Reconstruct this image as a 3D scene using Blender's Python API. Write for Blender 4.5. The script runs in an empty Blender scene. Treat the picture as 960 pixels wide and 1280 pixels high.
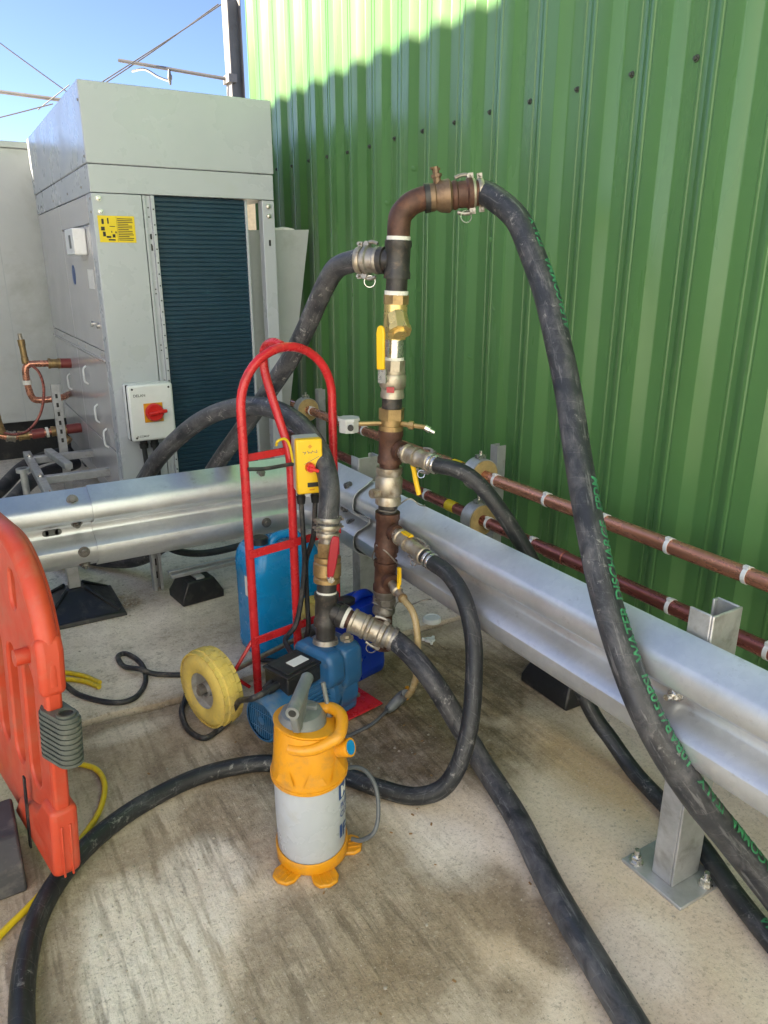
import bpy, bmesh, math, random
from mathutils import Vector, Matrix, Quaternion
random.seed(7)
SC = bpy.context.scene
COL = SC.collection
V = Vector
R = math.radians

# ------------------------------------------------------------------ camera, sky, sun, exposure
cam_d = bpy.data.cameras.new('camera')
cam = bpy.data.objects.new('camera', cam_d); COL.objects.link(cam)
cam_d.sensor_fit = 'VERTICAL'; cam_d.sensor_height = 36.0
cam_d.lens = 36.0 * 923.0 / 1280.0
cam_d.clip_start = 0.05; cam_d.clip_end = 2000
cam.location = (0, 0, 1.35)
_fw = V((math.sin(R(30.6)) * math.cos(R(18.5)), math.cos(R(30.6)) * math.cos(R(18.5)), -math.sin(R(18.5))))
cam.rotation_euler = _fw.to_track_quat('-Z', 'Y').to_euler()
SC.camera = cam

SUN_EL, SUN_AZ = 27.0, -62.0          # degrees; azimuth from +Y clockwise (sun stands to the left, -X)
sun_dir = V((math.sin(R(SUN_AZ)) * math.cos(R(SUN_EL)), math.cos(R(SUN_AZ)) * math.cos(R(SUN_EL)), math.sin(R(SUN_EL))))
W = bpy.data.worlds.new('World'); SC.world = W; W.use_nodes = True
wn, wl = W.node_tree.nodes, W.node_tree.links
sky = wn.new('ShaderNodeTexSky'); sky.sky_type = 'NISHITA'; sky.sun_disc = False
sky.sun_elevation = R(SUN_EL); sky.sun_rotation = R(SUN_AZ)
sky.air_density = 0.32; sky.dust_density = 0.4; sky.ozone_density = 1.2
wl.new(sky.outputs[0], wn['Background'].inputs[0]); wn['Background'].inputs[1].default_value = 0.08
sl = bpy.data.lights.new('sun', 'SUN'); sl.energy = 5.0; sl.angle = R(0.53); sl.color = (1.0, 0.88, 0.66)
so = bpy.data.objects.new('sun', sl); COL.objects.link(so); so.rotation_euler = sun_dir.to_track_quat('Z', 'Y').to_euler()
SC.view_settings.view_transform = 'Standard'; SC.view_settings.look = 'None'
SC.view_settings.exposure = 2.62; SC.view_settings.gamma = 1.0

# ------------------------------------------------------------------ materials
def new_mat(name):
    m = bpy.data.materials.new(name); m.use_nodes = True
    nt = m.node_tree; b = nt.nodes['Principled BSDF']
    return m, nt, nt.nodes, nt.links, b
def mixc(nt, fac, a, b):
    n = nt.nodes.new('ShaderNodeMix'); n.data_type = 'RGBA'
    for sock, val in ((n.inputs[0], fac), (n.inputs[6], a), (n.inputs[7], b)):
        if hasattr(val, 'links'): nt.links.new(val, sock)
        elif isinstance(val, (int, float)): sock.default_value = val
        else: sock.default_value = (*val, 1)
    return n.outputs[2]
def noise(nt, vec, scale, detail=4, rough=.6, dist=0.):
    n = nt.nodes.new('ShaderNodeTexNoise'); n.inputs['Scale'].default_value = scale
    n.inputs['Detail'].default_value = detail; n.inputs['Roughness'].default_value = rough
    n.inputs['Distortion'].default_value = dist
    if vec is not None: nt.links.new(vec, n.inputs['Vector'])
    return n.outputs['Fac']
def rng(nt, v, a, b, c=0., d=1.):
    n = nt.nodes.new('ShaderNodeMapRange'); n.inputs[1].default_value = a; n.inputs[2].default_value = b
    n.inputs[3].default_value = c; n.inputs[4].default_value = d
    nt.links.new(v, n.inputs[0]); return n.outputs[0]
def mth(nt, op, a, b=None):
    n = nt.nodes.new('ShaderNodeMath'); n.operation = op
    for i, x in enumerate((a, b)):
        if x is None: continue
        if hasattr(x, 'links'): nt.links.new(x, n.inputs[i])
        else: n.inputs[i].default_value = x
    return n.outputs[0]
def coords(nt, kind='Object', scale=None):
    t = nt.nodes.new('ShaderNodeTexCoord'); o = t.outputs[kind]
    if scale:
        mp = nt.nodes.new('ShaderNodeMapping'); mp.inputs['Scale'].default_value = scale
        nt.links.new(o, mp.inputs[0]); o = mp.outputs[0]
    return o
def bump(nt, b, h, strength=.2, dist=.002):
    n = nt.nodes.new('ShaderNodeBump'); n.inputs['Strength'].default_value = strength
    n.inputs['Distance'].default_value = dist
    nt.links.new(h, n.inputs['Height']); nt.links.new(n.outputs[0], b.inputs['Normal'])
def pm(name, col, rough=.5, metal=0., var=.15, scale=18, dirt=None, damt=.5, dscale=9, bmp=.15, bscale=90, bd=.001, coat=0, stretch=None, rvar=.12, spec=None):
    m, nt, N, L, b = new_mat(name)
    c = coords(nt, 'Object', stretch)
    lo = tuple(x * (1 - var) for x in col); hi = tuple(min(1, x * (1 + var)) for x in col)
    n1 = noise(nt, c, scale, 5, .65)
    out = mixc(nt, rng(nt, n1, .3, .7), lo, hi)
    if dirt is not None:
        n2 = noise(nt, c, dscale, 7, .7, .3)
        out = mixc(nt, rng(nt, n2, .62 - .25 * damt, .80 - .18 * damt, 0, .9), out, dirt)
    L.new(out, b.inputs['Base Color'])
    r2 = noise(nt, c, scale * 1.7, 4)
    L.new(rng(nt, r2, .25, .75, max(.03, rough - rvar), min(1, rough + rvar)), b.inputs['Roughness'])
    b.inputs['Metallic'].default_value = metal
    if coat: b.inputs['Coat Weight'].default_value = coat; b.inputs['Coat Roughness'].default_value = .15
    if bmp: bump(nt, b, noise(nt, c, bscale, 4), bmp, bd)
    if spec is not None: b.inputs['Specular IOR Level'].default_value = spec
    return m

M = {}
M['green'] = pm('green_cladding', (.074, .180, .056), .30, 0, .10, 3, (.070, .165, .060), .30, 3.0, .05, 14, .003, stretch=(1, 1, .12), spec=.42)
M['core'] = pm('dark_core', (.05, .06, .05), .8)
M['cream'] = pm('cream_enamel', (.435, .465, .505), .30, 0, .02, 3, (.42, .45, .44), .10, 2, .01, 25)
M['panel_grey'] = pm('grey_enamel', (.47, .46, .47), .16, 0, .02, 3, (.42, .41, .40), .08, 3, .006, 20, rvar=.05)
M['cont'] = pm('pale_grey_sheet', (.48, .50, .49), .5, 0, .07, 2.5, (.36, .37, .34), .35, 1.7, .04, 10)
M['greypanel'] = pm('blue_grey_sheet', (.42, .45, .45), .45, 0, .06, 6, (.33, .35, .34), .3, 6, .04, 20)
M['coil'] = pm('blue_coil', (.007, .036, .066), .45, .0, .15, 6, (.05, .16, .20), .05, 6, 0)
M['galv'] = None
M['steel'] = pm('dull_steel', (.33, .31, .28), .45, .75, .2, 40, (.16, .11, .08), .35, 30, .2, 120)
M['boltdark'] = pm('weathered_bolt', (.20, .19, .18), .45, .7, .25, 60, (.10, .07, .05), .4, 50)
M['bright'] = pm('bright_steel', (.62, .61, .58), .28, .9, .15, 40, (.25, .20, .15), .25, 40, .12, 150)
M['nickel'] = pm('nickel_plate', (.43, .385, .31), .42, .72, .18, 40, (.22, .15, .09), .42, 35, .2, 150)
M['brass'] = pm('aged_brass', (.36, .25, .115), .42, .7, .2, 35, (.20, .12, .06), .42, 30, .2, 120)
M['bronze'] = pm('stained_bronze', (.20, .135, .085), .45, .55, .25, 35, (.10, .05, .03), .5, 25, .3, 120)
M['gold'] = pm('clean_brass', (.72, .55, .22), .32, .75, .12, 30, (.45, .30, .12), .25, 25, .12, 120)
M['rustpipe'] = pm('rusted_pipe', (.085, .042, .030), .55, .35, .35, 30, (.17, .075, .04), .45, 22, .35, 120)
M['blackpipe'] = pm('black_pipe', (.045, .043, .042), .42, .4, .3, 35, (.16, .12, .09), .4, 25, .3, 120)
M['tape'] = pm('thread_tape', (.72, .71, .66), .6, 0, .12, 60, (.4, .35, .28), .35, 60, .4, 200)
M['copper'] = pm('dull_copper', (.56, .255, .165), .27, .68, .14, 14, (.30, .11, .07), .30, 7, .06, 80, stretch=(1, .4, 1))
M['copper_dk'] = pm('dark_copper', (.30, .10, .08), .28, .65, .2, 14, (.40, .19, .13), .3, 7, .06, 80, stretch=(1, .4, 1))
M['red'] = pm('red_powdercoat', (.52, .022, .028), .26, 0, .12, 12, (.25, .02, .02), .22, 14, .05, 60)
M['redhandle'] = pm('red_grip', (.33, .012, .025), .35, 0, .12, 20, (.16, .02, .02), .25, 20)
M['redknob'] = pm('red_knob', (.62, .015, .012), .33, 0, .06, 20)
M['orange'] = pm('orange_plastic', (.50, .055, .022), .48, 0, .12, 6, (.44, .11, .065), .55, 11, .08, 60)
M['yellow'] = pm('yellow_plastic', (.80, .50, .01), .38, 0, .06, 15, (.55, .34, .03), .25, 18)
M['amber'] = pm('amber_plastic', (.66, .285, .010), .36, 0, .08, 10, (.44, .22, .05), .42, 22, .05, 60)
M['tyre'] = pm('yellow_tyre', (.66, .50, .12), .65, 0, .15, 14, (.46, .35, .14), .5, 16, .3, 90)
M['hub'] = pm('zinc_hub', (.55, .55, .55), .4, .7, .15, 20, (.3, .27, .22), .4, 15)
M['white'] = pm('white_plastic', (.74, .76, .77), .38, 0, .04, 12, (.60, .60, .58), .2, 10, .03, 40)
M['paper'] = pm('white_label', (.72, .72, .70), .6, 0, .06, 25, (.5, .49, .46), .25, 30)
M['tank'] = pm('translucent_tank', (.42, .45, .49), .30, 0, .06, 5, (.36, .36, .34), .30, 11, .03, 40)
M['greyplastic'] = pm('grey_plastic', (.15, .165, .17), .42, 0, .1, 20, (.24, .23, .21), .35, 20, .08, 90)
M['ltgrey'] = pm('light_grey_plastic', (.40, .42, .42), .45, 0, .06, 15, (.32, .31, .29), .3, 14)
M['clip'] = pm('dark_grey_clip', (.085, .095, .085), .5, 0, .15, 20, (.2, .19, .16), .35, 20)
M['black'] = pm('black_plastic', (.014, .015, .017), .42, 0, .3, 20, (.09, .08, .07), .3, 12, .1, 80)
M['rubber'] = pm('black_rubber', (.026, .028, .034), .55, 0, .3, 10, (.13, .12, .11), .4, 8, .2, 70)
M['footrubber'] = pm('grey_rubber', (.045, .045, .052), .7, 0, .25, 9, (.16, .15, .14), .45, 12, .3, 70)
M['cable'] = pm('cable_sheath', (.022, .024, .028), .5, 0, .3, 30, (.14, .125, .11), .4, 18, .15, 90)
M['greycable'] = pm('grey_hose', (.10, .11, .12), .45, 0, .2, 20, (.2, .19, .17), .3, 15)
M['yelhose'] = pm('yellow_hose', (.72, .52, .015), .42, 0, .1, 15, (.36, .27, .06), .35, 20)
M['tan'] = pm('clear_tan_hose', (.40, .30, .15), .28, 0, .2, 12, (.5, .42, .26), .4, 12)
M['bluemetal'] = pm('blue_paint', (.022, .105, .24), .36, 0, .18, 12, (.14, .17, .20), .42, 15, .12, 60, rvar=.1)
M['bluecan'] = pm('blue_drum', (.006, .24, .56), .26, 0, .07, 6, (.02, .20, .42), .3, 8, .05, 30)
M['navycan'] = pm('dark_blue_drum', (.004, .04, .42), .33, 0, .1, 8, (.02, .06, .30), .3, 12, .05, 30)
M['foam'] = pm('tan_foam', (.42, .31, .13), .8, 0, .2, 30, (.25, .17, .07), .4, 25, .4, 90)
M['logo'] = pm('blue_print', (.012, .06, .22), .45, 0, .1, 20)
M['ink'] = pm('black_print', (.02, .02, .02), .6)
M['greyink'] = pm('grey_print', (.14, .15, .15), .6)
M['stickeryel'] = pm('yellow_sticker', (.74, .55, .01), .4, 0, .05, 20)
M['greentext'] = pm('green_print', (.045, .24, .11), .6, 0, .35, 60, (.03, .045, .04), .62, 55)
M['mast'] = pm('mast_steel', (.16, .155, .155), .6, .3, .2, 2, (.14, .11, .09), .3, 3)
M['wire'] = pm('wire', (.10, .10, .11), .5, .3)
M['brickbg'] = pm('far_render', (.55, .45, .32), .8)
M['insul'] = pm('pipe_wrap', (.22, .045, .04), .45, 0, .15, 20, (.12, .03, .03), .3, 20)
M['stone'] = pm('pebble', (.36, .32, .26), .8, 0, .3, 60)
M['leafbit'] = pm('dry_leaf', (.26, .15, .06), .8, 0, .3, 60)
M['nbr'] = pm('unseen_render', (.55, .58, .62), .8, 0, .08, .6)  # walls of both unseen buildings, tint set to balance the bounced light

def make_galv():
    m, nt, N, L, b = new_mat('galvanised_steel')
    c = coords(nt)
    vo = N.new('ShaderNodeTexVoronoi'); vo.inputs['Scale'].default_value = 75; L.new(c, vo.inputs['Vector'])
    sep = N.new('ShaderNodeSeparateColor'); L.new(vo.outputs['Color'], sep.inputs[0])
    n1 = noise(nt, c, 5, 6, .65)
    a = mixc(nt, rng(nt, n1, .3, .7), (.58, .60, .625), (.74, .76, .78))
    a = mixc(nt, mth(nt, 'MULTIPLY', sep.outputs[0], .16), a, (.42, .45, .49))
    n2 = noise(nt, coords(nt, 'Object', (1, 1, 3)), 16, 8, .75)
    a = mixc(nt, rng(nt, n2, .60, .74, 0, .55), a, (.30, .29, .27))
    L.new(a, b.inputs['Base Color']); b.inputs['Metallic'].default_value = .80
    L.new(rng(nt, n1, .25, .75, .33, .50), b.inputs['Roughness'])
    bump(nt, b, noise(nt, c, 60, 4), .06, .001)
    return m
M['galv'] = make_galv()
def make_galv_dull():
    m = pm('dull_galvanised', (.46, .47, .48), .45, .6, .14, 25, (.25, .24, .22), .35, 14, .1, 90); return m
M['galvd'] = make_galv_dull()

def make_hose(name, dust=.45, base=(.021, .023, .028)):
    m, nt, N, L, b = new_mat(name)
    uv = coords(nt, 'UV')
    def uvn(sx_, sy_, sc, d, ro, di=0.):
        mp = N.new('ShaderNodeMapping'); mp.inputs['Scale'].default_value = (sx_, sy_, 1); L.new(uv, mp.inputs[0]); return noise(nt, mp.outputs[0], sc, d, ro, di)
    c = coords(nt)
    n1 = noise(nt, c, 7, 7, .7); n2 = uvn(7, 2.2, 1.6, 8, .75, .5); n3 = noise(nt, c, 46, 6, .75, .4); n4 = uvn(4, 7, 2.2, 5, .7, .2); n5 = noise(nt, c, 4.0, 3, .6)
    a = mixc(nt, rng(nt, n1, .3, .7), tuple(x * .6 for x in base), tuple(x * 1.6 for x in base))
    a = mixc(nt, rng(nt, n2, .60 - .2 * dust, .80 - .2 * dust, 0, .75), a, (.115, .113, .118))
    a = mixc(nt, mth(nt, 'MULTIPLY', rng(nt, n4, .57, .64, 0, 1), .25 + .6 * dust), a, (.15, .15, .155))                       # long scuffs
    a = mixc(nt, mth(nt, 'MULTIPLY', rng(nt, n3, .57, .66, 0, 1), mth(nt, 'MULTIPLY', rng(nt, n5, .48, .58, 0, 1), .35 + .6 * dust)), a, (.36, .35, .33))   # cement smears
    sx = N.new('ShaderNodeSeparateXYZ'); L.new(uv, sx.inputs[0])
    ph = mth(nt, 'ADD', mth(nt, 'MULTIPLY', sx.outputs[0], 15.), mth(nt, 'ADD', sx.outputs[1], mth(nt, 'MULTIPLY', n1, .5)))
    fr = mth(nt, 'FRACT', ph)
    line = rng(nt, mth(nt, 'ABSOLUTE', mth(nt, 'SUBTRACT', fr, .5)), 0., .022, 1., 0.)
    a = mixc(nt, mth(nt, 'MULTIPLY', line, rng(nt, n2, .42, .6, 0, .45)), a, (.15, .15, .15))
    L.new(a, b.inputs['Base Color'])
    L.new(rng(nt, n2, .3, .7, .34, .62), b.inputs['Roughness'])
    h = mth(nt, 'ADD', mth(nt, 'MULTIPLY', noise(nt, c, 130, 4), .4), mth(nt, 'ADD', mth(nt, 'MULTIPLY', line, -.6), mth(nt, 'MULTIPLY', n2, .8)))
    bump(nt, b, h, .4, .0016)
    return m
M['hose'] = make_hose('rubber_hose', .65)
M['hosedusty'] = make_hose('dusty_rubber_hose', .95)
M['hosenew'] = make_hose('clean_rubber_hose', .30, (.014, .016, .019))

def make_concrete():
    m, nt, N, L, b = new_mat('concrete')
    c = coords(nt)                     # the ground objects stand at the origin: metres
    sx = N.new('ShaderNodeSeparateXYZ'); L.new(c, sx.inputs[0])
    nA = noise(nt, c, 1.7, 6, .62); nB = noise(nt, c, 7, 8, .72); nC = noise(nt, c, 42, 6, .75); nD = noise(nt, c, 150, 4, .7)
    nW = noise(nt, c, 3.6, 6, .58); nE = noise(nt, c, 15, 7, .75)
    def blob(x, y, rx, ry, edge=.35, wobble=.55):
        v1 = N.new('ShaderNodeVectorMath'); v1.operation = 'SUBTRACT'; L.new(c, v1.inputs[0]); v1.inputs[1].default_value = (x, y, 0)
        v2 = N.new('ShaderNodeVectorMath'); v2.operation = 'MULTIPLY'; L.new(v1.outputs[0], v2.inputs[0]); v2.inputs[1].default_value = (1 / rx, 1 / ry, 0)
        v3 = N.new('ShaderNodeVectorMath'); v3.operation = 'LENGTH'; L.new(v2.outputs[0], v3.inputs[0])
        d = mth(nt, 'ADD', v3.outputs['Value'], mth(nt, 'MULTIPLY', mth(nt, 'SUBTRACT', nW, .5), wobble * 2.6))
        return rng(nt, d, 1 - edge, 1 + edge, 1, 0)
    def acc(lst):
        r = None
        for q in lst:
            k = mth(nt, 'MULTIPLY', blob(*q[:4], q[5] if len(q) > 5 else .35, q[6] if len(q) > 6 else .55), q[4])
            r = k if r is None else mth(nt, 'MAXIMUM', r, k)
        return r
    wet, dry, rust, ridged = acc(WET), acc(DRY), acc(RUST), acc(RIDGED)
    # tamped ridges: short straight strokes along Y
    mp = N.new('ShaderNodeMapping'); mp.inputs['Scale'].default_value = (1, .075, 1); mp.inputs['Rotation'].default_value = (0, 0, .03); L.new(c, mp.inputs[0])
    st1 = noise(nt, mp.outputs[0], 44, 3, .55, .1)
    mp2 = N.new('ShaderNodeMapping'); mp2.inputs['Scale'].default_value = (1, .22, 1); mp2.inputs['Rotation'].default_value = (0, 0, -.05); L.new(c, mp2.inputs[0])
    strk = noise(nt, mp2.outputs[0], 62, 5, .7, .3)
    rr = mth(nt, 'ADD', mth(nt, 'MULTIPLY', st1, .72), mth(nt, 'MULTIPLY', strk, .34))
    rear = rng(nt, sx.outputs[1], 2.14, 2.17)
    front = mth(nt, 'SUBTRACT', 1., rear)
    amt = mth(nt, 'MULTIPLY', front, mth(nt, 'MULTIPLY', rng(nt, ridged, 0, 1, .10, 1.), rng(nt, nB, .34, .58, .25, 1.)))
    groove = mth(nt, 'MULTIPLY', rng(nt, rr, .53, .44, 0, 1), amt)
    # dry colour
    col = mixc(nt, rng(nt, nA, .32, .68), (.58, .465, .335), (.73, .625, .50))
    col = mixc(nt, rng(nt, nB, .36, .68, 0, .7), col, (.80, .70, .575))
    col = mixc(nt, rear, col, mixc(nt, rng(nt, nB, .3, .7), (.56, .49, .41), (.78, .715, .62)))
    col = mixc(nt, mth(nt, 'MULTIPLY', rear, rng(nt, nE, .54, .66, 0, .75)), col, (.27, .235, .19))
    col = mixc(nt, rust, col, (.50, .33, .15))
    # damp and dirty areas
    cl = N.new('ShaderNodeClamp'); L.new(mth(nt, 'MULTIPLY', wet, rng(nt, nE, .30, .68, 1.3, .70)), cl.inputs[0]); damp = cl.outputs[0]
    colwet = mixc(nt, rng(nt, nB, .35, .66), (.115, .078, .042), (.32, .235, .140))
    col = mixc(nt, damp, col, colwet)
    col = mixc(nt, dry, col, mixc(nt, rng(nt, nB, .35, .65), (.74, .65, .54), (.85, .775, .67)))
    # dirt in the grooves, crumbs, pits, pale sand grains
    col = mixc(nt, mth(nt, 'MULTIPLY', groove, .60), col, mixc(nt, damp, (.25, .185, .115), (.045, .030, .016)))
    col = mixc(nt, rng(nt, nC, .57, .66, 0, .50), col, mixc(nt, damp, (.32, .265, .195), (.07, .05, .032)))
    col = mixc(nt, rng(nt, nD, .58, .66, 0, .70), col, mixc(nt, damp, (.24, .20, .15), (.05, .04, .028)))
    col = mixc(nt, rng(nt, nD, .40, .30, 0, .6), col, (.74, .69, .60))
    nG = noise(nt, c, 85, 6, .85); nH = noise(nt, c, 24, 7, .8)
    gm = mth(nt, 'MULTIPLY', rng(nt, nG, .52, .62, 0, 1), rng(nt, nH, .40, .60, .12, .62))
    col = mixc(nt, gm, col, mixc(nt, damp, (.27, .215, .155), (.05, .035, .02)))
    col = mixc(nt, mth(nt, 'MULTIPLY', rng(nt, nG, .44, .36, 0, 1), rng(nt, nH, .58, .42, .10, .5)), col, mixc(nt, damp, (.80, .735, .64), (.42, .34, .23)))
    L.new(col, b.inputs['Base Color'])
    L.new(rng(nt, damp, 0, 1, .88, .60), b.inputs['Roughness'])
    h = mth(nt, 'ADD', mth(nt, 'MULTIPLY', mth(nt, 'MULTIPLY', rr, amt), 1.1), mth(nt, 'ADD', mth(nt, 'MULTIPLY', nC, .30), mth(nt, 'ADD', mth(nt, 'MULTIPLY', nD, .12), mth(nt, 'MULTIPLY', nE, .25))))
    bump(nt, b, h, .7, .008)
    return m
# stains with a place of their own on the slab: x, y, rx, ry, amount, edge softness, wobble
WET = [(1.30, 1.74, .42, .30, .95, .25, .6), (1.10, 1.60, .28, .30, .9, .25, .6), (.80, 1.72, .30, .30, .85, .25, .6), (.56, 1.52, .26, .24, .52, .3, .7), (.68, 1.20, .15, .30, .66, .2, .7), (.50, 1.05, .20, .22, .62, .2, .8), (.37, .95, .10, .20, .6, .2, .7),
       (.60, .86, .12, .16, .42, .3, .7), (.86, 1.02, .11, .12, .72, .22, .4), (.93, .86, .085, .10, .75, .14, .22), (.752, .783, .055, .055, .65, .4, .3), (.02, 1.27, .14, .40, .55, .3, .6), (.17, 1.53, .24, .13, .55, .3, .6), (.41, 1.54, .16, .12, .65, .3, .6), (.265, 1.40, .05, .055, .95, .25, .3),
       (.28, 1.95, .36, .20, .62, .5, .7), (.20, 2.11, .8, .05, .8, .6, .5), (.9, 2.11, .8, .05, .8, .6, .5), (.90, 2.55, .36, .18, .5, .5, .6), (.62, 3.0, .25, .2, .5, .6, .8), (.47, 2.95, .10, .10, .9, .4, .6), (1.55, 1.70, .2, .3, .85, .4, .5)]
DRY = [(.165, 1.22, .125, .26, 1.0, .14, .34), (.33, 1.40, .10, .12, .85, .2, .4), (.27, 1.30, .10, .14, .9, .18, .35), (.88, 1.19, .10, .13, .75, .3, .5), (1.03, .74, .12, .10, .7, .35, .5), (1.05, 1.1, .08, .2, .4, .5, .5), (.30, 2.05, .10, .04, .6, .4, .5), (.45, 2.75, .25, .12, .6, .4, .7)]
RUST = [(1.385, 1.20, .10, .26, .75, .5, .4), (1.05, .82, .20, .22, .25, .5), (.84, .93, .10, .14, .45, .6, .6), (.55, .95, .1, .1, .4, .6, .6)]
RIDGED = [(.30, 1.35, .55, .65, 1.0, .3, .4), (1.15, 1.75, .60, .45, 1.0, .3, .4), (.5, 1.0, .3, .3, .8, .4, .4)]
M['concrete'] = make_concrete()

# ------------------------------------------------------------------ mesh helpers
class MB:
    def __init__(s): s.v = []; s.f = []; s.uv = {}
    def add(s, vs, fs):
        o = len(s.v); s.v += [V(p) for p in vs]; s.f += [tuple(i + o for i in f) for f in fs]; return s
    def box(s, c, size, rot=None):
        hx, hy, hz = (q / 2 for q in size); rot = rot or Matrix.Identity(3); c = V(c)
        vs = [c + rot @ V((x * hx, y * hy, z * hz)) for x in (-1, 1) for y in (-1, 1) for z in (-1, 1)]
        return s.add(vs, [(0, 1, 3, 2), (4, 6, 7, 5), (0, 4, 5, 1), (2, 3, 7, 6), (0, 2, 6, 4), (1, 5, 7, 3)])
    def b2(s, x0, x1, y0, y1, z0, z1):
        return s.box(((x0 + x1) / 2, (y0 + y1) / 2, (z0 + z1) / 2), (abs(x1 - x0), abs(y1 - y0), abs(z1 - z0)))
    def prism(s, pts, org, ax, ay, az, h):
        """polygon pts in (ax, ay), extruded h along az"""
        org, ax, ay, az = V(org), V(ax), V(ay), V(az); n = len(pts)
        vs = [org + ax * p[0] + ay * p[1] for p in pts] + [org + ax * p[0] + ay * p[1] + az * h for p in pts]
        fs = [tuple(range(n))[::-1], tuple(range(n, 2 * n))] + [(i, (i + 1) % n, n + (i + 1) % n, n + i) for i in range(n)]
        return s.add(vs, fs)
    def rings(s, rings, close=True, caps=True):
        n = len(rings[0]); o = len(s.v)
        for r in rings: s.v += [V(p) for p in r]
        m = len(rings)
        for j in range(m - 1):
            for i in range(n if close else n - 1):
                k = (i + 1) % n
                s.f.append((o + j * n + i, o + j * n + k, o + (j + 1) * n + k, o + (j + 1) * n + i))
        if caps:
            s.f.append(tuple(o + i for i in range(n))[::-1]); s.f.append(tuple(o + (m - 1) * n + i for i in range(n)))
        return s
    def lathe(s, p0, p1, prof, seg=20, phase=0., caps=True):
        """prof: list of (t 0..1, radius) from p0 to p1"""
        p0, p1 = V(p0), V(p1); d = (p1 - p0); z = d.normalized(); x = z.orthogonal().normalized(); y = z.cross(x)
        rs = [[p0 + d * t + (x * math.cos(phase + 2 * math.pi * i / seg) + y * math.sin(phase + 2 * math.pi * i / seg)) * max(r, 1e-5) for i in range(seg)] for t, r in prof]
        return s.rings(rs, True, caps)
    def cyl(s, p0, p1, r, seg=16): return s.lathe(p0, p1, [(0, r), (1, r)], seg)
    def tube(s, pts, r, seg=12, caps=True):
        """swept tube with a UV (metres along, 0..1 round); r may be a function of t"""
        fr = frames(pts); o = len(s.v); f0 = len(s.f); L = 0; n = len(fr)
        for j, (p, t, x, y) in enumerate(fr):
            if j: L += (p - fr[j - 1][0]).length
            rr = r(j / (n - 1)) if callable(r) else r
            for i in range(seg):
                a = 2 * math.pi * i / seg
                s.v.append(p + (x * math.cos(a) + y * math.sin(a)) * rr)
            if j:
                for i in range(seg):
                    k = (i + 1) % seg; s.uv[len(s.f)] = ((L0, i / seg), (L0, (i + 1) / seg), (L, (i + 1) / seg), (L, i / seg))
                    s.f.append((o + (j - 1) * seg + i, o + (j - 1) * seg + k, o + j * seg + k, o + j * seg + i))
            L0 = L
        if caps:
            s.f.append(tuple(o + i for i in range(seg))[::-1]); s.f.append(tuple(o + (n - 1) * seg + i for i in range(seg)))
        return s
    def torus(s, c, axis, R_, r, seg=32, ring=10, squash=1.):
        c = V(c); z = V(axis).normalized(); x = z.orthogonal().normalized(); y = z.cross(x); o = len(s.v)
        for i in range(seg):
            a = 2 * math.pi * i / seg; d = x * math.cos(a) + y * math.sin(a)
            for j in range(ring):
                b = 2 * math.pi * j / ring
                s.v.append(c + d * (R_ + r * math.cos(b)) + z * r * squash * math.sin(b))
        for i in range(seg):
            for j in range(ring):
                s.f.append((o + i * ring + j, o + ((i + 1) % seg) * ring + j, o + ((i + 1) % seg) * ring + (j + 1) % ring, o + i * ring + (j + 1) % ring))
        return s
def frames(pts):
    pts = [V(p) for p in pts]; n = len(pts); out = []
    t0 = (pts[1] - pts[0]).normalized(); x = t0.orthogonal().normalized()
    prev = t0
    for i in range(n):
        t = (pts[min(i + 1, n - 1)] - pts[max(i - 1, 0)]).normalized()
        q = prev.rotation_difference(t); x = q @ x; x = (x - t * x.dot(t)).normalized(); prev = t
        out.append((pts[i], t, x, t.cross(x)))
    return out
def spline(pts, k=8):
    """centripetal-ish Catmull-Rom through pts"""
    P = [V(p) for p in pts]; P = [P[0] * 2 - P[1]] + P + [P[-1] * 2 - P[-2]]; out = []
    for i in range(1, len(P) - 2):
        for j in range(k):
            t = j / k; a, b, c, d = P[i - 1], P[i], P[i + 1], P[i + 2]
            out.append(.5 * ((2 * b) + (c - a) * t + (2 * a - 5 * b + 4 * c - d) * t * t + (3 * b - a - 3 * c + d) * t ** 3))
    out.append(P[-2]); return out
ROOT = {}
def thing(name, label, cat, loc=(0, 0, 0), group=None, kind=None):
    o = bpy.data.objects.new(name, None); COL.objects.link(o); o.location = loc; o.empty_display_size = .1
    o['label'] = label; o['category'] = cat
    if group: o['group'] = group
    ROOT[o] = V(loc); return o
def to_mesh(mb, name, off=V((0, 0, 0)), smooth=40):
    me = bpy.data.meshes.new(name); me.from_pydata([tuple(p - off) for p in mb.v], [], mb.f); me.update()
    if mb.uv:
        uvl = me.uv_layers.new(name='UVMap')
        for fi, q in mb.uv.items():
            for li, uv in zip(me.polygons[fi].loop_indices, q): uvl.data[li].uv = uv
    bm = bmesh.new(); bm.from_mesh(me); bmesh.ops.recalc_face_normals(bm, faces=bm.faces); bm.to_mesh(me); bm.free()
    if smooth:
        me.polygons.foreach_set('use_smooth', [True] * len(me.polygons)); me.set_sharp_from_angle(angle=R(smooth))
    return me
def part(name, mb, mat, parent=None, bevel=0, seg=2, smooth=40, label=None):
    off = ROOT[parent] if parent else V((0, 0, 0))
    me = to_mesh(mb, name, off, smooth); me.materials.append(M[mat])
    o = bpy.data.objects.new(name, me); COL.objects.link(o)
    if parent: o.parent = parent; ROOT[o] = off
    if bevel:
        md = o.modifiers.new('bevel', 'BEVEL'); md.width = bevel; md.segments = seg; md.limit_method = 'ANGLE'; md.angle_limit = R(35)
    if label: o['label'] = label
    return o
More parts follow.
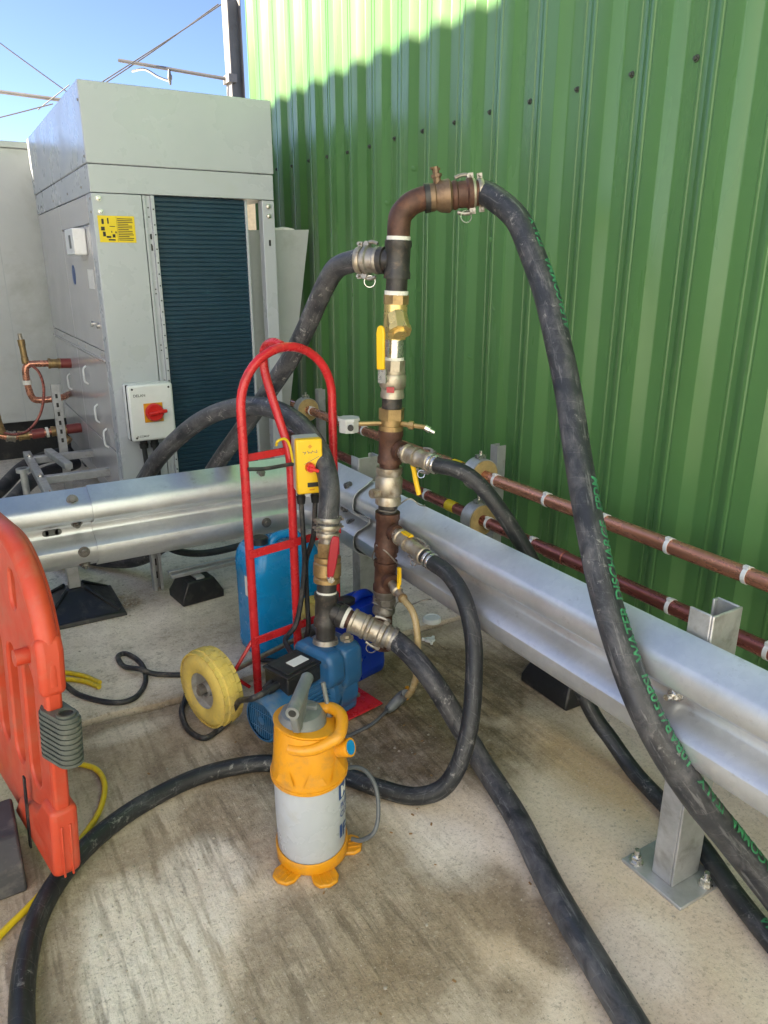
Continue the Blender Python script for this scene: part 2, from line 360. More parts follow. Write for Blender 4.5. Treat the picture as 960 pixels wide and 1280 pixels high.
def single(name, mb, mat, label, cat, loc=(0, 0, 0), group=None, kind=None, bevel=0, smooth=40):
    """a thing that is one mesh"""
    me = to_mesh(mb, name, V(loc), smooth); me.materials.append(M[mat])
    o = bpy.data.objects.new(name, me); COL.objects.link(o); o.location = loc; ROOT[o] = V(loc)
    if label: o['label'] = label; o['category'] = cat
    if group: o['group'] = group
    if kind: o['kind'] = kind
    if bevel:
        md = o.modifiers.new('bevel', 'BEVEL'); md.width = bevel; md.segments = 2; md.limit_method = 'ANGLE'; md.angle_limit = R(35)
    return o
def inst(name, mesh, parent, pos, normal=(0, 0, 1), spin=0.):
    o = bpy.data.objects.new(name, mesh); COL.objects.link(o); o.parent = parent
    o.location = V(pos) - ROOT[parent]
    q = V((0, 0, 1)).rotation_difference(V(normal)); o.rotation_mode = 'QUATERNION'; o.rotation_quaternion = q @ Quaternion((0, 0, 1), spin)
    return o
def shared(mb, name, mat, smooth=40):
    me = to_mesh(mb, name, V((0, 0, 0)), smooth); me.materials.append(M[mat]); return me
BOLT = shared(MB().lathe((0, 0, 0), (0, 0, .004), [(0, .013), (1, .012)], 16).lathe((0, 0, .004), (0, 0, .013), [(0, .0095), (.85, .0095), (1, .007)], 6).cyl((0, 0, .012), (0, 0, .018), .005, 8), 'bolt', 'bright')
RAILBOLT = shared(MB().lathe((0, 0, 0), (0, 0, .004), [(0, .019), (1, .018)], 18).lathe((0, 0, .004), (0, 0, .014), [(0, .0135), (.8, .0135), (1, .011)], 6).cyl((0, 0, .012), (0, 0, .019), .007, 8), 'rail_bolt', 'boltdark')
BIGBOLT = shared(MB().lathe((0, 0, 0), (0, 0, .004), [(0, .017), (1, .0165)], 18).lathe((0, 0, .004), (0, 0, .018), [(0, .0125), (.85, .0125), (1, .010)], 6).cyl((0, 0, .017), (0, 0, .034), .0065, 10), 'big_bolt', 'bright')
RIVET = shared(MB().lathe((0, 0, 0), (0, 0, .004), [(0, .006), (.6, .0055), (1, .003)], 10), 'rivet', 'steel')
DARKDOT = shared(MB().lathe((0, 0, 0), (0, 0, .0012), [(0, .0035), (1, .0035)], 8), 'screw_hole', 'ink')
CLADSCREW = shared(MB().lathe((0, 0, 0), (0, 0, .003), [(0, .010), (1, .009)], 12).lathe((0, 0, .003), (0, 0, .011), [(0, .006), (.8, .006), (1, .004)], 6), 'cladding_screw', 'core')

def text_faces(txt, size):
    """flat glyph outline triangles of a string, x along, y up"""
    cu = bpy.data.curves.new('t', 'FONT'); cu.body = txt; cu.size = size; cu.resolution_u = 3; cu.offset = size * .018
    ob = bpy.data.objects.new('t', cu); COL.objects.link(ob); dg = bpy.context.evaluated_depsgraph_get(); dg.update()
    me = bpy.data.meshes.new_from_object(ob.evaluated_get(dg))
    bm = bmesh.new(); bm.from_mesh(me); bmesh.ops.triangulate(bm, faces=bm.faces)
    ys = [v.co.y for v in bm.verts] or [0]; lo, hi = min(ys), max(ys); n = 5
    for k in range(1, n):
        bmesh.ops.bisect_plane(bm, geom=bm.verts[:] + bm.edges[:] + bm.faces[:], plane_co=(0, lo + (hi - lo) * k / n, 0), plane_no=(0, 1, 0))
    bm.verts.ensure_lookup_table(); vs = [v.co.copy() for v in bm.verts]; fs = [tuple(v.index for v in f.verts) for f in bm.faces]
    bm.free(); bpy.data.objects.remove(ob); bpy.data.curves.remove(cu); bpy.data.meshes.remove(me)
    return vs, fs
def flat_text(txt, size, org, ax, ay, mb=None):
    mb = mb or MB(); vs, fs = text_faces(txt, size); org, ax, ay = V(org), V(ax), V(ay)
    return mb.add([org + ax * v.x + ay * v.y for v in vs], fs)
def hose_text(txt, size, path, r, s0, facing, rev=False, mb=None):
    """letters wrapped on a hose surface; s0 = metres along the path, facing = world direction of the text's middle line"""
    mb = mb or MB(); vs, fs = text_faces(txt, size); fr = frames(path)
    cum = [0]
    for i in range(1, len(fr)): cum.append(cum[-1] + (fr[i][0] - fr[i - 1][0]).length)
    h = size * .72; out = []
    for v in vs:
        s_ = s0 - v.x if rev else s0 + v.x
        s_ = min(max(s_, 0), cum[-1] - 1e-4)
        i = max(k for k in range(len(cum) - 1) if cum[k] <= s_); u = (s_ - cum[i]) / (cum[i + 1] - cum[i])
        p = fr[i][0].lerp(fr[i + 1][0], u); t = fr[i][1].lerp(fr[i + 1][1], u).normalized()
        f = V(facing(p) if callable(facing) else facing); f = (f - t * f.dot(t)).normalized(); sd = t.cross(f)
        if not rev: sd = -sd
        a = (v.y - h / 2) / r
        out.append(p + (f * math.cos(a) + sd * math.sin(a)) * (r + .0012))
    return mb.add(out, fs)

# ------------------------------------------------------------------ setting: ground
def sheet(x0, x1, y0, y1, z, name, mat, nx=2, ny=2):
    mb = MB(); vs = [(x0 + (x1 - x0) * i / nx, y0 + (y1 - y0) * j / ny, z) for j in range(ny + 1) for i in range(nx + 1)]
    mb.add(vs, [(j * (nx + 1) + i, j * (nx + 1) + i + 1, (j + 1) * (nx + 1) + i + 1, (j + 1) * (nx + 1) + i) for j in range(ny) for i in range(nx)])
    return single(name, mb, mat, None, None, kind='structure')
sheet(-300, 300, -300, 300, -.02, 'ground', 'concrete')
FZ = .014                                 # top of the rear slab
sl0 = MB()                                # front slab, worn edge at the joint
n = 120; edge = []
for i in range(n + 1):
    x = -4 + 7 * i / n; edge.append((x, 2.132 + .010 * math.sin(x * 9) + random.uniform(-.006, .006)))
vs = [(-4, -4, 0), (3, -4, 0)]
rings = [[(x, -4, 0) for x, y in edge], [(x, y, 0) for x, y in edge], [(x, y + .010, -.014) for x, y in edge]]
sl0.rings(rings, close=False, caps=False)
single('front_slab', sl0, 'concrete', None, None, kind='structure')
sl1 = MB(); e2 = [(x, y + .022 + random.uniform(-.004, .007)) for x, y in edge]
sl1.rings([[(x, y - .004, -.014) for x, y in e2], [(x, y, FZ * .6) for x, y in e2], [(x, y + .014, FZ) for x, y in e2], [(x, 16, FZ) for x, y in e2]], close=False, caps=False)
single('rear_slab', sl1, 'concrete', None, None, kind='structure')

# ------------------------------------------------------------------ green clad building
XW, PIT, WD = 1.90, .2247, .026
bld = thing('clad_building', 'building clad in green corrugated metal sheets with one row of dark screws', 'building', (XW, 4.76, 0))
def clad_profile(y_start, npitch):
    pts = []                                # going towards -Y: crown end, flank, valley, flank, crown
    for k in range(npitch):
        y = y_start - k * PIT
        for dy, d in ((0, WD), (-.004, WD - .001), (-.036, .0015), (-.040, 0), (-.046, 0), (-.086, 0), (-.089, .0026), (-.095, .0026), (-.098, 0), (-.114, 0), (-.118, .0015), (-.150, WD - .001), (-.154, WD), (-.162, WD), (-.165, WD - .0026), (-.170, WD - .0026), (-.173, WD)):
            pts.append((XW - d, y + dy))
    pts.append((XW - WD, y_start - npitch * PIT)); return pts
WALL_H = 3.3
Y0 = 1.856 + 13 * PIT - .012
ny = 4; first = Y0
k = 0
while first > -2.2:
    pr_ = clad_profile(first, ny); off = .0006 * (k % 2)
    mb = MB(); zs = [0.05 + (WALL_H - .05) * j / 6 for j in range(7)]
    mb.rings([[(x - off + .0015 * math.sin(z * 2.1 + y * 3) * (0 if j in (0, 6) else 1), y, z) for x, y in pr_] for j, z in enumerate(zs)], close=False, caps=False)
    part('cladding_sheet', mb, 'green', bld, smooth=25)
    first -= ny * PIT; k += 1
part('wall_core', MB().b2(XW + .03, XW + 6, -2.3, Y0 + .01, 0, WALL_H - .02), 'core', bld)
part('corner_flashing', MB().b2(XW - .026, XW + .14, Y0 - .002, Y0 + .012, .05, WALL_H), 'green', bld)
part('end_wall', MB().b2(XW + .141, XW + 6, Y0 + .011, Y0 + .03, .05, WALL_H), 'green', bld)
part('roof_flashing', MB().b2(XW - .05, XW + 6, -2.3, Y0 + .05, WALL_H + .001, WALL_H + .08), 'green', bld)
for i in range(0, 22):
    y = 1.767 + 12 * PIT - i * PIT
    if y < Y0: inst('screw', CLADSCREW, bld, (XW - .0005, y + random.uniform(-.006, .006), 1.883 + random.uniform(-.006, .006)), (-1, 0, 0), random.random())

DENT = shared(MB().lathe((0, 0, 0), (0, 0, .0035), [(0, .011), (.5, .007), (1, .002)], 9), 'dent', 'green')
for i in range(16):
    k_ = random.randint(2, 12); y = 1.856 - .012 + k_ * PIT - random.choice((.02, .16, .19)); inst('dent', DENT, bld, (XW - (.014 if (1.856 - .012 + k_ * PIT - y) < .03 else WD - .002), y, random.uniform(.9, 1.75)), (-1, -.3, 0)).scale = (1, random.uniform(.6, 2.2), .8)

# neighbouring building out of frame to the left: its eaves cast the shade over the yard
nb = thing('unseen_building', 'pale rendered building beyond the left edge that shades the yard', 'building', (-2.6, 2, 0))
NY0, NY1 = 1.5, 7.3
EH = 2.235 + (XW + 2.6) * math.tan(R(SUN_EL)) / math.cos(R(SUN_AZ + 90))
part('wall', MB().b2(-5.2, -2.65, NY0 + .05, NY1 - .05, 0, EH - .12), 'nbr', nb)
part('eaves', MB().b2(-5.3, -2.6, NY0, NY1, EH - .119, EH), 'galvd', nb)

bounce_bld = thing('unseen_building', 'added unseen building behind the camera that bounces sunlight into the yard', 'building', (1, -2.5, 0))  # added out of frame: its sunlit front bounces fill light into the yard
part('wall', MB().b2(-9, 1.7, -6, -2.5, 0, 6.0), 'nbr', bounce_bld); part('eaves', MB().b2(-9.1, 1.7, -6.1, -2.45, 6.001, 6.12), 'galvd', bounce_bld)

# ------------------------------------------------------------------ far things: cabinet, mast, wires
cb = thing('plant_cabinet', 'large plain pale grey metal cabinet behind the heat pump', 'cabinet', (-.4, 6.6, FZ))
part('body', MB().b2(-2.2, 1.35, 5.72, 7.6, .30, 2.06), 'cont', cb, bevel=.006)
part('lid', MB().b2(-2.22, 1.37, 5.70, 7.62, 2.061, 2.10), 'cont', cb, bevel=.006)
part('plinth', MB().b2(-2.1, 1.25, 5.85, 7.5, FZ, .30), 'black', cb)
for x in (-1.0, .45): part('seam', MB().b2(x - .003, x + .003, 5.7185, 5.72, .31, 2.05), 'greypanel', cb)

ms = thing('catenary_mast', 'rusty steel overhead line mast with a horizontal arm against the sky', 'mast', (5.6, 15.2, 0))
mz = MB(); mz.b2(5.43, 5.57, 15.10, 15.12, 0, 6.02); mz.b2(5.43, 5.57, 15.32, 15.34, 0, 6.02); mz.b2(5.49, 5.51, 15.12, 15.32, 0, 6.02)
mz2 = MB(); mz2.v = []
part('post', MB().b2(5.56, 5.58, 15.05, 15.35, 0, 6.02).b2(5.80, 5.82, 15.05, 15.35, 0, 6.02).b2(5.58, 5.80, 15.19, 15.21, 0, 6.02), 'mast', ms)
part('arm', MB().cyl((5.62, 15.15, 4.68), (3.81, 16.33, 5.03), .032, 10), 'mast', ms)
part('collar', MB().b2(5.50, 5.66, 15.02, 15.36, 4.62, 4.76), 'mast', ms)
part('insulator', MB().lathe((4.60, 15.77, 4.86), (4.60, 15.77, 4.60), [(0, .02), (.3, .03), (.4, .045), (.6, .045), (.7, .03), (1, .02)], 10), 'mast', ms)
part('registration_arm', MB().tube(spline([(3.99, 16.13, 4.83), (4.2, 16.0, 4.86), (4.42, 15.9, 4.74), (4.60, 15.77, 4.66)]), .022, 8), 'bright', ms)
def wire(a, b, label, sag=.05, r=.012):
    a, b = V(a), V(b); m = (a + b) / 2 - V((0, 0, sag))
    single('overhead_wire', MB().tube(spline([a, m, b], 8), r, 6), 'wire', label, 'wire', a, 'overhead line wires')
wire((5.60, 15.62, 6.03), (3.25, 16.5, 4.45), 'upper thin wire running from the mast top down to the left', .03)
wire((6.30, 15.2, 6.45), (3.45, 16.3, 4.62), 'second thin wire beside it sloping up past the mast', .02)
wire((1.0, 18.0, 6.1), (3.0, 16.6, 4.36), 'thin wire sloping down across the empty sky on the left', .02)
wire((.6, 17.9, 3.75), (2.6, 16.7, 4.24), 'lowest thin wire rising towards the heat pump hood', .01)
wire((2.35, 16.9, 4.15), (2.9, 16.5, 4.55), 'short stay wire just above the heat pump hood corner', 0, .01)
single('line_boom', MB().cyl((.9, 17.9, 4.60), (2.75, 16.7, 4.32), .035, 8), 'mast', 'brown overhead line arm entering at the left edge of the sky', 'boom', (.9, 17.9, 4.6))

fb = thing('far_house', 'tan rendered house glimpsed through the gap in the heat pump', 'house', (4.2, 14, 0))
part('wall', MB().b2(2.6, 6.0, 12.0, 16.0, 0, 3.2), 'brickbg', fb); part('roof', MB().prism([(-.2, 0), (3.6, 0), (1.7, .4)], (2.6, 11.8, 3.2), (1, 0, 0), (0, 0, 1), (0, 1, 0), 4.4), 'mast', fb)
# ------------------------------------------------------------------ heat pump
UX0, UX1, UY0, UY1, UZ0, UZ1 = .685, 1.552, 3.70, 5.55, .20, 2.095
hp = thing('heat_pump', 'tall cream heat pump with dark blue coil and overhanging plain hood', 'heat pump', ((UX0 + UX1) / 2, UY0 + .5, FZ))
part('hood', MB().b2(UX0 - .004, UX1 + .004, UY0 - .004, UY1, 1.772, UZ1), 'cream', hp, bevel=.005)
part('hood_band', MB().b2(UX0, UX1, UY0, UY1 - .004, 1.655, 1.7695), 'cream', hp, bevel=.003)
part('interior', MB().b2(UX0 + .012, 1.40, UY0 + .16, UY1 - .012, .22, 1.654), 'greypanel', hp)
part('front_panel', MB().b2(UX0, .905, UY0, UY0 + .012, .22, 1.652).b2(UX0, UX0 + .012, UY0 + .013, 3.812, .22, 1.652), 'cream', hp, bevel=.003)
fl = part('flange', MB().b2(.909, .922, UY0 + .004, UY0 + .05, .22, 1.652).b2(.922, .944, UY0 + .012, UY0 + .05, .22, 1.652).b2(.944, .960, UY0 - .004, UY0 + .05, .22, 1.652), 'cream', hp, bevel=.002)
mb = MB(); nrow = 66; z = .235
while z < 1.645:
    mb.prism([(0, 0), (.0, .0185), (-.003, .0155), (-.003, .003)], (.961, UY0 + .030, z), (0, 1, 0), (0, 0, 1), (1, 0, 0), 1.405 - .961); z += .0205
part('coil', mb, 'coil', hp, smooth=20)
part('coil_backing', MB().b2(.961, 1.405, UY0 + .032, UY0 + .11, .225, 1.652), 'coil', hp)
part('coil_post', MB().b2(1.488, UX1, UY0, UY0 + .055, .20, 1.652), 'cream', hp, bevel=.003)
part('coil_strip', MB().b2(1.406, 1.418, UY0 + .02, UY0 + .10, .22, 1.652), 'cream', hp, bevel=.002)
part('base_frame', MB().b2(UX0 + .01, UX1 - .01, UY0 + .01, UY1 - .01, .12, .198), 'panel_grey', hp, bevel=.004)
for x in (.80, 1.45):
    for y in (3.85, 5.4): part('mount', MB().b2(x - .06, x + .06, y - .06, y + .06, FZ, .119), 'rubber', hp, bevel=.008)
# left side panels in columns and rows, with shadow gaps
rows = ((.215, .45), (.456, .895), (.955, 1.524), (1.530, 1.650))
for ya, yb in ((3.818, 4.640), (4.646, 5.535)):
    for j, (za, zb) in enumerate(rows):
        if ya > 4.6 and j == 2: za, zb = .955, 1.650
        if ya > 4.6 and j == 3: continue
        part('side_panel', MB().b2(UX0, UX0 + .010, ya, yb, za, zb), 'panel_grey', hp, bevel=.002)
part('side_rail', MB().b2(UX0 + .002, UX0 + .012, 3.818, 5.535, .901, .949).b2(UX0 - .006, UX0 + .002, 3.818, 5.535, .901, .910), 'panel_grey', hp, bevel=.001)
for y in (3.90, 4.35, 4.55, 5.1, 5.4): inst('rivet', RIVET, hp, (UX0 + .002, y, .93), (-1, 0, 0))
for y, hz in ((4.0, -.16), (4.18, -.06), (4.40, .12), (5.05, .0)):
    part('handle', MB().tube(spline([(UX0, y, .60 + hz), (UX0 - .016, y, .615 + hz), (UX0 - .018, y, .65 + hz), (UX0 - .016, y, .685 + hz), (UX0, y, .70 + hz)], 5), .005, 8), 'white', hp)
part('control_box', MB().b2(UX0 - .060, UX0 - .001, 3.93, 4.16, 1.395, 1.515), 'white', hp, bevel=.006)
part('control_window', MB().b2(UX0 - .0615, UX0 - .0601, 4.00, 4.05, 1.425, 1.485), 'greyink', hp)
part('badge', MB().lathe((UX0 - .0015, 4.42, 1.30), (UX0 - .0003, 4.42, 1.30), [(0, .05), (1, .05)], 20), 'logo', hp)
part('rating_plate', MB().b2(UX0 - .0015, UX0 - .0003, 3.86, 4.0, 1.24, 1.33), 'paper', hp)
for y in (3.87, 4.02): part('latch', MB().cyl((UX0 - .012, y, 1.07), (UX0, y, 1.07), .014, 10), 'bright', hp)
for (x, z) in ((.715, 1.63), (.718, 1.575)): inst('bolt', BOLT, hp, (x, UY0 - .0002, z), (0, -1, 0))
for (x, z) in ((1.520, 1.625), (1.520, 1.58)): inst('bolt', BOLT, hp, (x, UY0 - .0002, z), (0, -1, 0))
for y, z in ((3.72, 1.63), (3.73, 1.575), (3.9, 1.69), (4.3, 1.69), (4.8, 1.69), (5.3, 1.69), (3.72, 1.80), (3.72, 2.02), (5.45, 1.85)): inst('rivet', RIVET, hp, (UX0 - (.005 if z > 1.77 else .0005), y, z), (-1, 0, 0))
for i in range(24): inst('screw_hole', DARKDOT, hp, (.952, UY0 - .0042, .30 + i * .056 + random.uniform(-.008, .008)), (0, -1, 0))
for z in (1.60, 1.56, 1.47, 1.44, 1.24, 1.22, .98, .955): inst('screw_hole', DARKDOT, hp, (.9325, UY0 + .0118, z), (0, -1, 0))
for z in (1.475, 1.425, .80): part('slot', MB().b2(.930, .938, UY0 + .0105, UY0 + .0119, z - .012, z + .012), 'ink', hp)
for z in (1.455, .62): part('slot', MB().b2(1.515, 1.526, UY0 - .0012, UY0 - .0002, z - .014, z + .014), 'ink', hp)
st = part('warning_sticker', MB().b2(.702, .862, UY0 - .0016, UY0 - .0003, 1.447, 1.560), 'stickeryel', hp)
mb = MB()
yb_ = UY0 - .0026
for j in range(13):
    z = 1.548 - j * .0075; mb.b2(.786, .853 - random.choice((0, .004, .02, .0)), yb_, yb_ + .0008, z - .0016, z + .0016)
for (x, z, w, h) in ((.722, 1.535, .010, .022), (.745, 1.538, .006, .024), (.720, 1.505, .016, .016), (.762, 1.515, .024, .003), (.724, 1.482, .012, .020), (.742, 1.470, .020, .008), (.765, 1.475, .012, .014), (.755, 1.458, .03, .006), (.775, 1.49, .006, .008), (.757, 1.492, .004, .008)):
    mb.b2(x - w / 2, x + w / 2, yb_, yb_ + .0008, z - h / 2, z + h / 2)
mb.b2(.782, .7828, yb_, yb_ + .0008, 1.450, 1.557)
part('print', mb, 'ink', st)

# side screen (grey sheet) between the heat pump and the green wall
sp = thing('sheet_screen', 'blue-grey folded metal sheet leaning between heat pump and green wall', 'metal sheet', (1.62, 3.86, FZ))
part('face', MB().prism([(1.46, .0), (1.56, .0), (1.805, 1.515), (1.44, 1.505)], (0, 3.84, FZ), (1, 0, 0), (0, 0, 1), (0, 1, 0), .012), 'greypanel', sp, bevel=.002)
part('return_edge', MB().prism([(0, .0), (0.075, .0), (.075, 1.515), (0, 1.515)], (1.56, 3.8525, FZ), (0, 1, 0), (.2455 / 1.515, 0, 1), (-1, 0, 0), .010), 'green', sp, bevel=.002)
part('foam_edge', MB().tube(spline([(1.56, 3.85, 1.535), (1.62, 3.85, 1.525), (1.66, 3.85, 1.53), (1.72, 3.85, 1.522)]), .010, 7), 'paper', sp)

# rotary isolator on the heat pump
iso = thing('isolator_box', 'white isolator box with red rotary knob on the cream heat pump', 'isolator', (.835, UY0 - .05, .675))
IX0, IX1, IZ0, IZ1, IY = .728, .942, .540, .812, UY0 - .0065
part('back_box', MB().b2(IX0 - .004, IX1 - .002, IY - .055, IY, IZ0, IZ1), 'white', iso, bevel=.01)
part('gasket', MB().b2(IX0 - .002, IX1 - .004, IY - .060, IY - .0555, IZ0 + .002, IZ1 - .002), 'ink', iso)
part('cover', MB().b2(IX0, IX1, IY - .090, IY - .0605, IZ0, IZ1), 'white', iso, bevel=.012, seg=3)
part('escutcheon', MB().b2(.795, .885, IY - .0955, IY - .0905, .630, .722), 'amber', iso, bevel=.003)
kn = part('knob', MB().lathe((.842, IY - .096, .678), (.842, IY - .122, .678), [(0, .043), (.7, .043), (1, .037)], 28), 'redknob', iso)
part('grip', MB().box((.855, IY - .128, .680), (.085, .014, .017), Matrix.Rotation(-.12, 3, 'Y')), 'redknob', kn, bevel=.005)
for x, z in ((IX0 + .022, IZ1 - .02), (IX1 - .02, IZ1 - .02), (IX0 + .022, IZ0 + .018), (IX1 - .02, IZ0 + .018)):
    inst('screw_hole', DARKDOT, iso, (x, IY - .0902, z), (0, -1, 0)).scale = (1.5, 1.5, 1)
part('lettering', flat_text('DELAN', .018, (.752, IY - .0912, .755), (1, 0, 0), (0, 0, 1)), 'greyink', iso, smooth=0)
part('lettering', flat_text('B-COMAP', .013, (.752, IY - .0912, .560), (1, 0, 0), (0, 0, 1)), 'greyink', iso, smooth=0)
for x in (.790, .842):
    part('gland', MB().lathe((x, IY - .04, IZ0), (x, IY - .04, IZ0 - .045), [(0, .018), (.5, .018), (.55, .022), (1, .020)], 12), 'black', iso)
    single('supply_cable', MB().tube(spline([(x, IY - .04, IZ0 - .04), (x + .004, IY - .04, .38), (x + .01, IY - .03, .20), (x + .04, IY - .02, .03)]), .012, 8), 'cable',
           'black cable dropping from the white isolator box, %s of two' % ('left' if x < .8 else 'right'), 'cable', (x, IY, FZ), 'cables below the white isolator')

# copper connections on the left of the heat pump
def fitting(parent, name, mat, p0, p1, r, ends=0, seg=14, bev=.0):
    prof = [(0, r), (1, r)] if not ends else [(0, r * 1.14), (ends, r * 1.14), (ends + .02, r), (.98 - ends, r), (1 - ends, r * 1.14), (1, r * 1.14)]
    return part(name, MB().lathe(p0, p1, prof, seg), mat, parent)
cw = thing('copper_connection', 'upper copper pipe loop with brass air vent on heat pump side', 'pipework', (.42, 4.95, .62))
cy = 4.95
part('pipe', MB().tube(spline([(.684, cy, .775), (.48, cy, .785), (.445, cy, .78), (.425, cy, .75), (.425, cy, .66), (.440, cy, .585), (.48, cy, .565), (.60, cy, .57), (.684, cy + .2, .56)], 6), .020, 12), 'copper', cw)
fitting(cw, 'pipe_wrap', 'insul', (.684, cy, .775), (.625, cy, .778), .030)
fitting(cw, 'union', 'brass', (.622, cy, .778), (.555, cy, .782), .028, .2)
fitting(cw, 'clamp', 'tape', (.425, cy, .69), (.425, cy, .665), .026)
fitting(cw, 'clamp', 'tape', (.575, cy, .569), (.595, cy, .57), .026)
fitting(cw, 'air_vent', 'brass', (.432, cy, .79), (.425, cy, .93), .018, .25)
fitting(cw, 'vent_cap', 'nickel', (.425, cy, .931), (.422, cy, .965), .012)
cw2 = thing('copper_connection', 'lower copper pipe run with brass strainer and red pipe wraps', 'pipework', (.42, 4.9, .38))
cy = 4.88
part('pipe', MB().tube(spline([(.684, cy, .385), (.5, cy, .378), (.32, cy, .37), (.25, cy, .38), (.10, cy + .05, .45), (-.1, cy + .1, .46)], 6), .020, 12), 'copper', cw2)
fitting(cw2, 'pipe_wrap', 'insul', (.684, cy, .385), (.60, cy, .383), .030); fitting(cw2, 'pipe_wrap', 'insul', (.47, cy, .377), (.40, cy, .374), .030)
fitting(cw2, 'strainer', 'brass', (.595, cy, .382), (.51, cy, .379), .028, .2)
fitting(cw2, 'strainer_leg', 'brass', (.545, cy, .375), (.60, cy - .05, .315), .022, .2)
fitting(cw2, 'clamp', 'tape', (.495, cy, .378), (.48, cy, .377), .032); fitting(cw2, 'union', 'brass', (.385, cy, .373), (.325, cy, .371), .027, .2)
fitting(cw2, 'valve', 'nickel', (.31, cy, .37), (.26, cy, .378), .030, .2); fitting(cw2, 'drain_valve', 'brass', (.245, cy - .02, .40), (.225, cy - .04, .53), .017, .25); fitting(cw2, 'vent_cap', 'nickel', (.224, cy - .041, .532), (.222, cy - .043, .56), .011)
single('drain_tube', MB().tube(spline([(.455, 4.90, .785), (.49, 4.87, .74), (.50, 4.85, .64), (.46, 4.84, .50), (.38, 4.83, .41), (.30, 4.83, .395), (.24, 4.85, .41)]), .008, 8), 'copper_dk', 'thin dark red tube curving between the two copper connections', 'tube', (.46, 4.85, .4))
sf = thing('pipe_stand', 'galvanised strut frame standing on the floor left of the heat pump', 'frame', (.47, 4.3, FZ))
for (a, b_) in (((.345, 3.60, .29), (.345, 4.70, .29)), ((.365, 4.56, .29), (.68, 4.56, .29)), ((.365, 4.08, .29), (.68, 4.08, .29))):
    a, b_ = V(a), V(b_); part('rail', MB().box((a + b_) / 2, (.041 + abs(b_.x - a.x), .041 + abs(b_.y - a.y) - (.0 if a.x == b_.x else .0), .041)), 'galvd', sf, bevel=.003)
part('upright', MB().b2(.515, .560, 4.62, 4.64, FZ, .70).b2(.515, .519, 4.64, 4.66, FZ, .70).b2(.556, .560, 4.64, 4.66, FZ, .70), 'galvd', sf)
for i in range(6): part('slot', MB().b2(.531, .544, 4.6185, 4.6199, .36 + i * .052, .385 + i * .052), 'ink', sf)
part('bracket', MB().box((.47, 4.35, .330), (.041, .42, .036), Matrix.Rotation(.12, 3, 'Z')), 'galvd', sf, bevel=.003)
part('leg', MB().cyl((.27, 4.10, .12), (.27, 4.10, .36), .018, 12).cyl((.27, 4.10, .34), (.27, 4.10, .36), .035, 12), 'galvd', sf)
part('foot', MB().lathe((.27, 4.10, FZ), (.27, 4.10, .15), [(0, .14), (.2, .135), (.8, .04), (1, .035)], 4, math.pi / 4), 'rubber', sf, bevel=.006)
for x, y in ((.345, 3.72), (.345, 4.56), (.345, 4.08)): inst('bolt', BOLT, sf, (x, y, .3107), (0, 0, 1))

# ------------------------------------------------------------------ crash barrier (W-beam) turning a corner
RB_X, RB_Y, RZ = 1.222, 2.575, .500
def wprof(th=.0035, grow=0.):
    half = [(.136, .000), (.1335, .006), (.122, .022), (.102, .058), (.094, .067), (.084, .0715), (.062, .0735), (.052, .072), (.045, .066), (.030, .030), (.022, .014), (.016, .009), (.006, .007)]
    full = half + [(-h, d) for h, d in half[::-1]]
    # gentle rounding by chaikin
    for _ in range(0):
        q = [full[0]]
        for a, b in zip(full, full[1:]):
            q += [(a[0] * .75 + b[0] * .25, a[1] * .75 + b[1] * .25), (a[0] * .25 + b[0] * .75, a[1] * .25 + b[1] * .75)]
        full = q + [full[-1]]
    nrm = []
    for i in range(len(full)):
        a, b = full[max(i - 1, 0)], full[min(i + 1, len(full) - 1)]; dh, dd = b[0] - a[0], b[1] - a[1]; l = math.hypot(dh, dd); nrm.append((dd / l, -dh / l))
    outer = [(h + nh * (grow + th), d + nd * (grow + th)) for (h, d), (nh, nd) in zip(full, nrm)]
    inner = [(h + nh * grow, d + nd * grow) for (h, d), (nh, nd) in zip(full, nrm)]
    return outer + inner[::-1]
def beam(path, grow=0.):
    """path: list of ((x, y) on the back line, (ox, oy) outward)"""
    pf = wprof(grow=grow); mb = MB()
    mb.rings([[V((p[0] + o[0] * d, p[1] + o[1] * d, RZ + h)) for h, d in pf] for p, o in path], True, True)
    return mb
cbz = thing('crash_barrier', 'galvanised W-beam crash barrier turning a corner round the pump', 'crash barrier', (RB_X, RB_Y, 0))
def strx(x0, x1, n=10): return [((x0 + (x1 - x0) * i / n, RB_Y), (0, -1)) for i in range(n + 1)]
part('beam', beam(strx(-1.6, .40), .0), 'galv', cbz, smooth=30)
part('beam', beam(strx(.352, .985), .006), 'galv', cbz, smooth=30)
RC = .15
cp = strx(.905, RB_X - RC, 3) + [((RB_X - RC + RC * math.sin(a), RB_Y - RC + RC * math.cos(a)), (-math.sin(a), -math.cos(a))) for a in [math.pi / 2 * i / 9 for i in range(1, 9)]] + [((RB_X, RB_Y - RC - (RB_Y - RC - 2.13) * i / 3), (-1, 0)) for i in range(4)]
part('corner_beam', beam(cp, .012), 'galv', cbz, smooth=30)
part('beam', beam([((RB_X, 2.24 - 3.4 * i / 14), (-1, 0)) for i in range(15)]), 'galv', cbz, smooth=30)
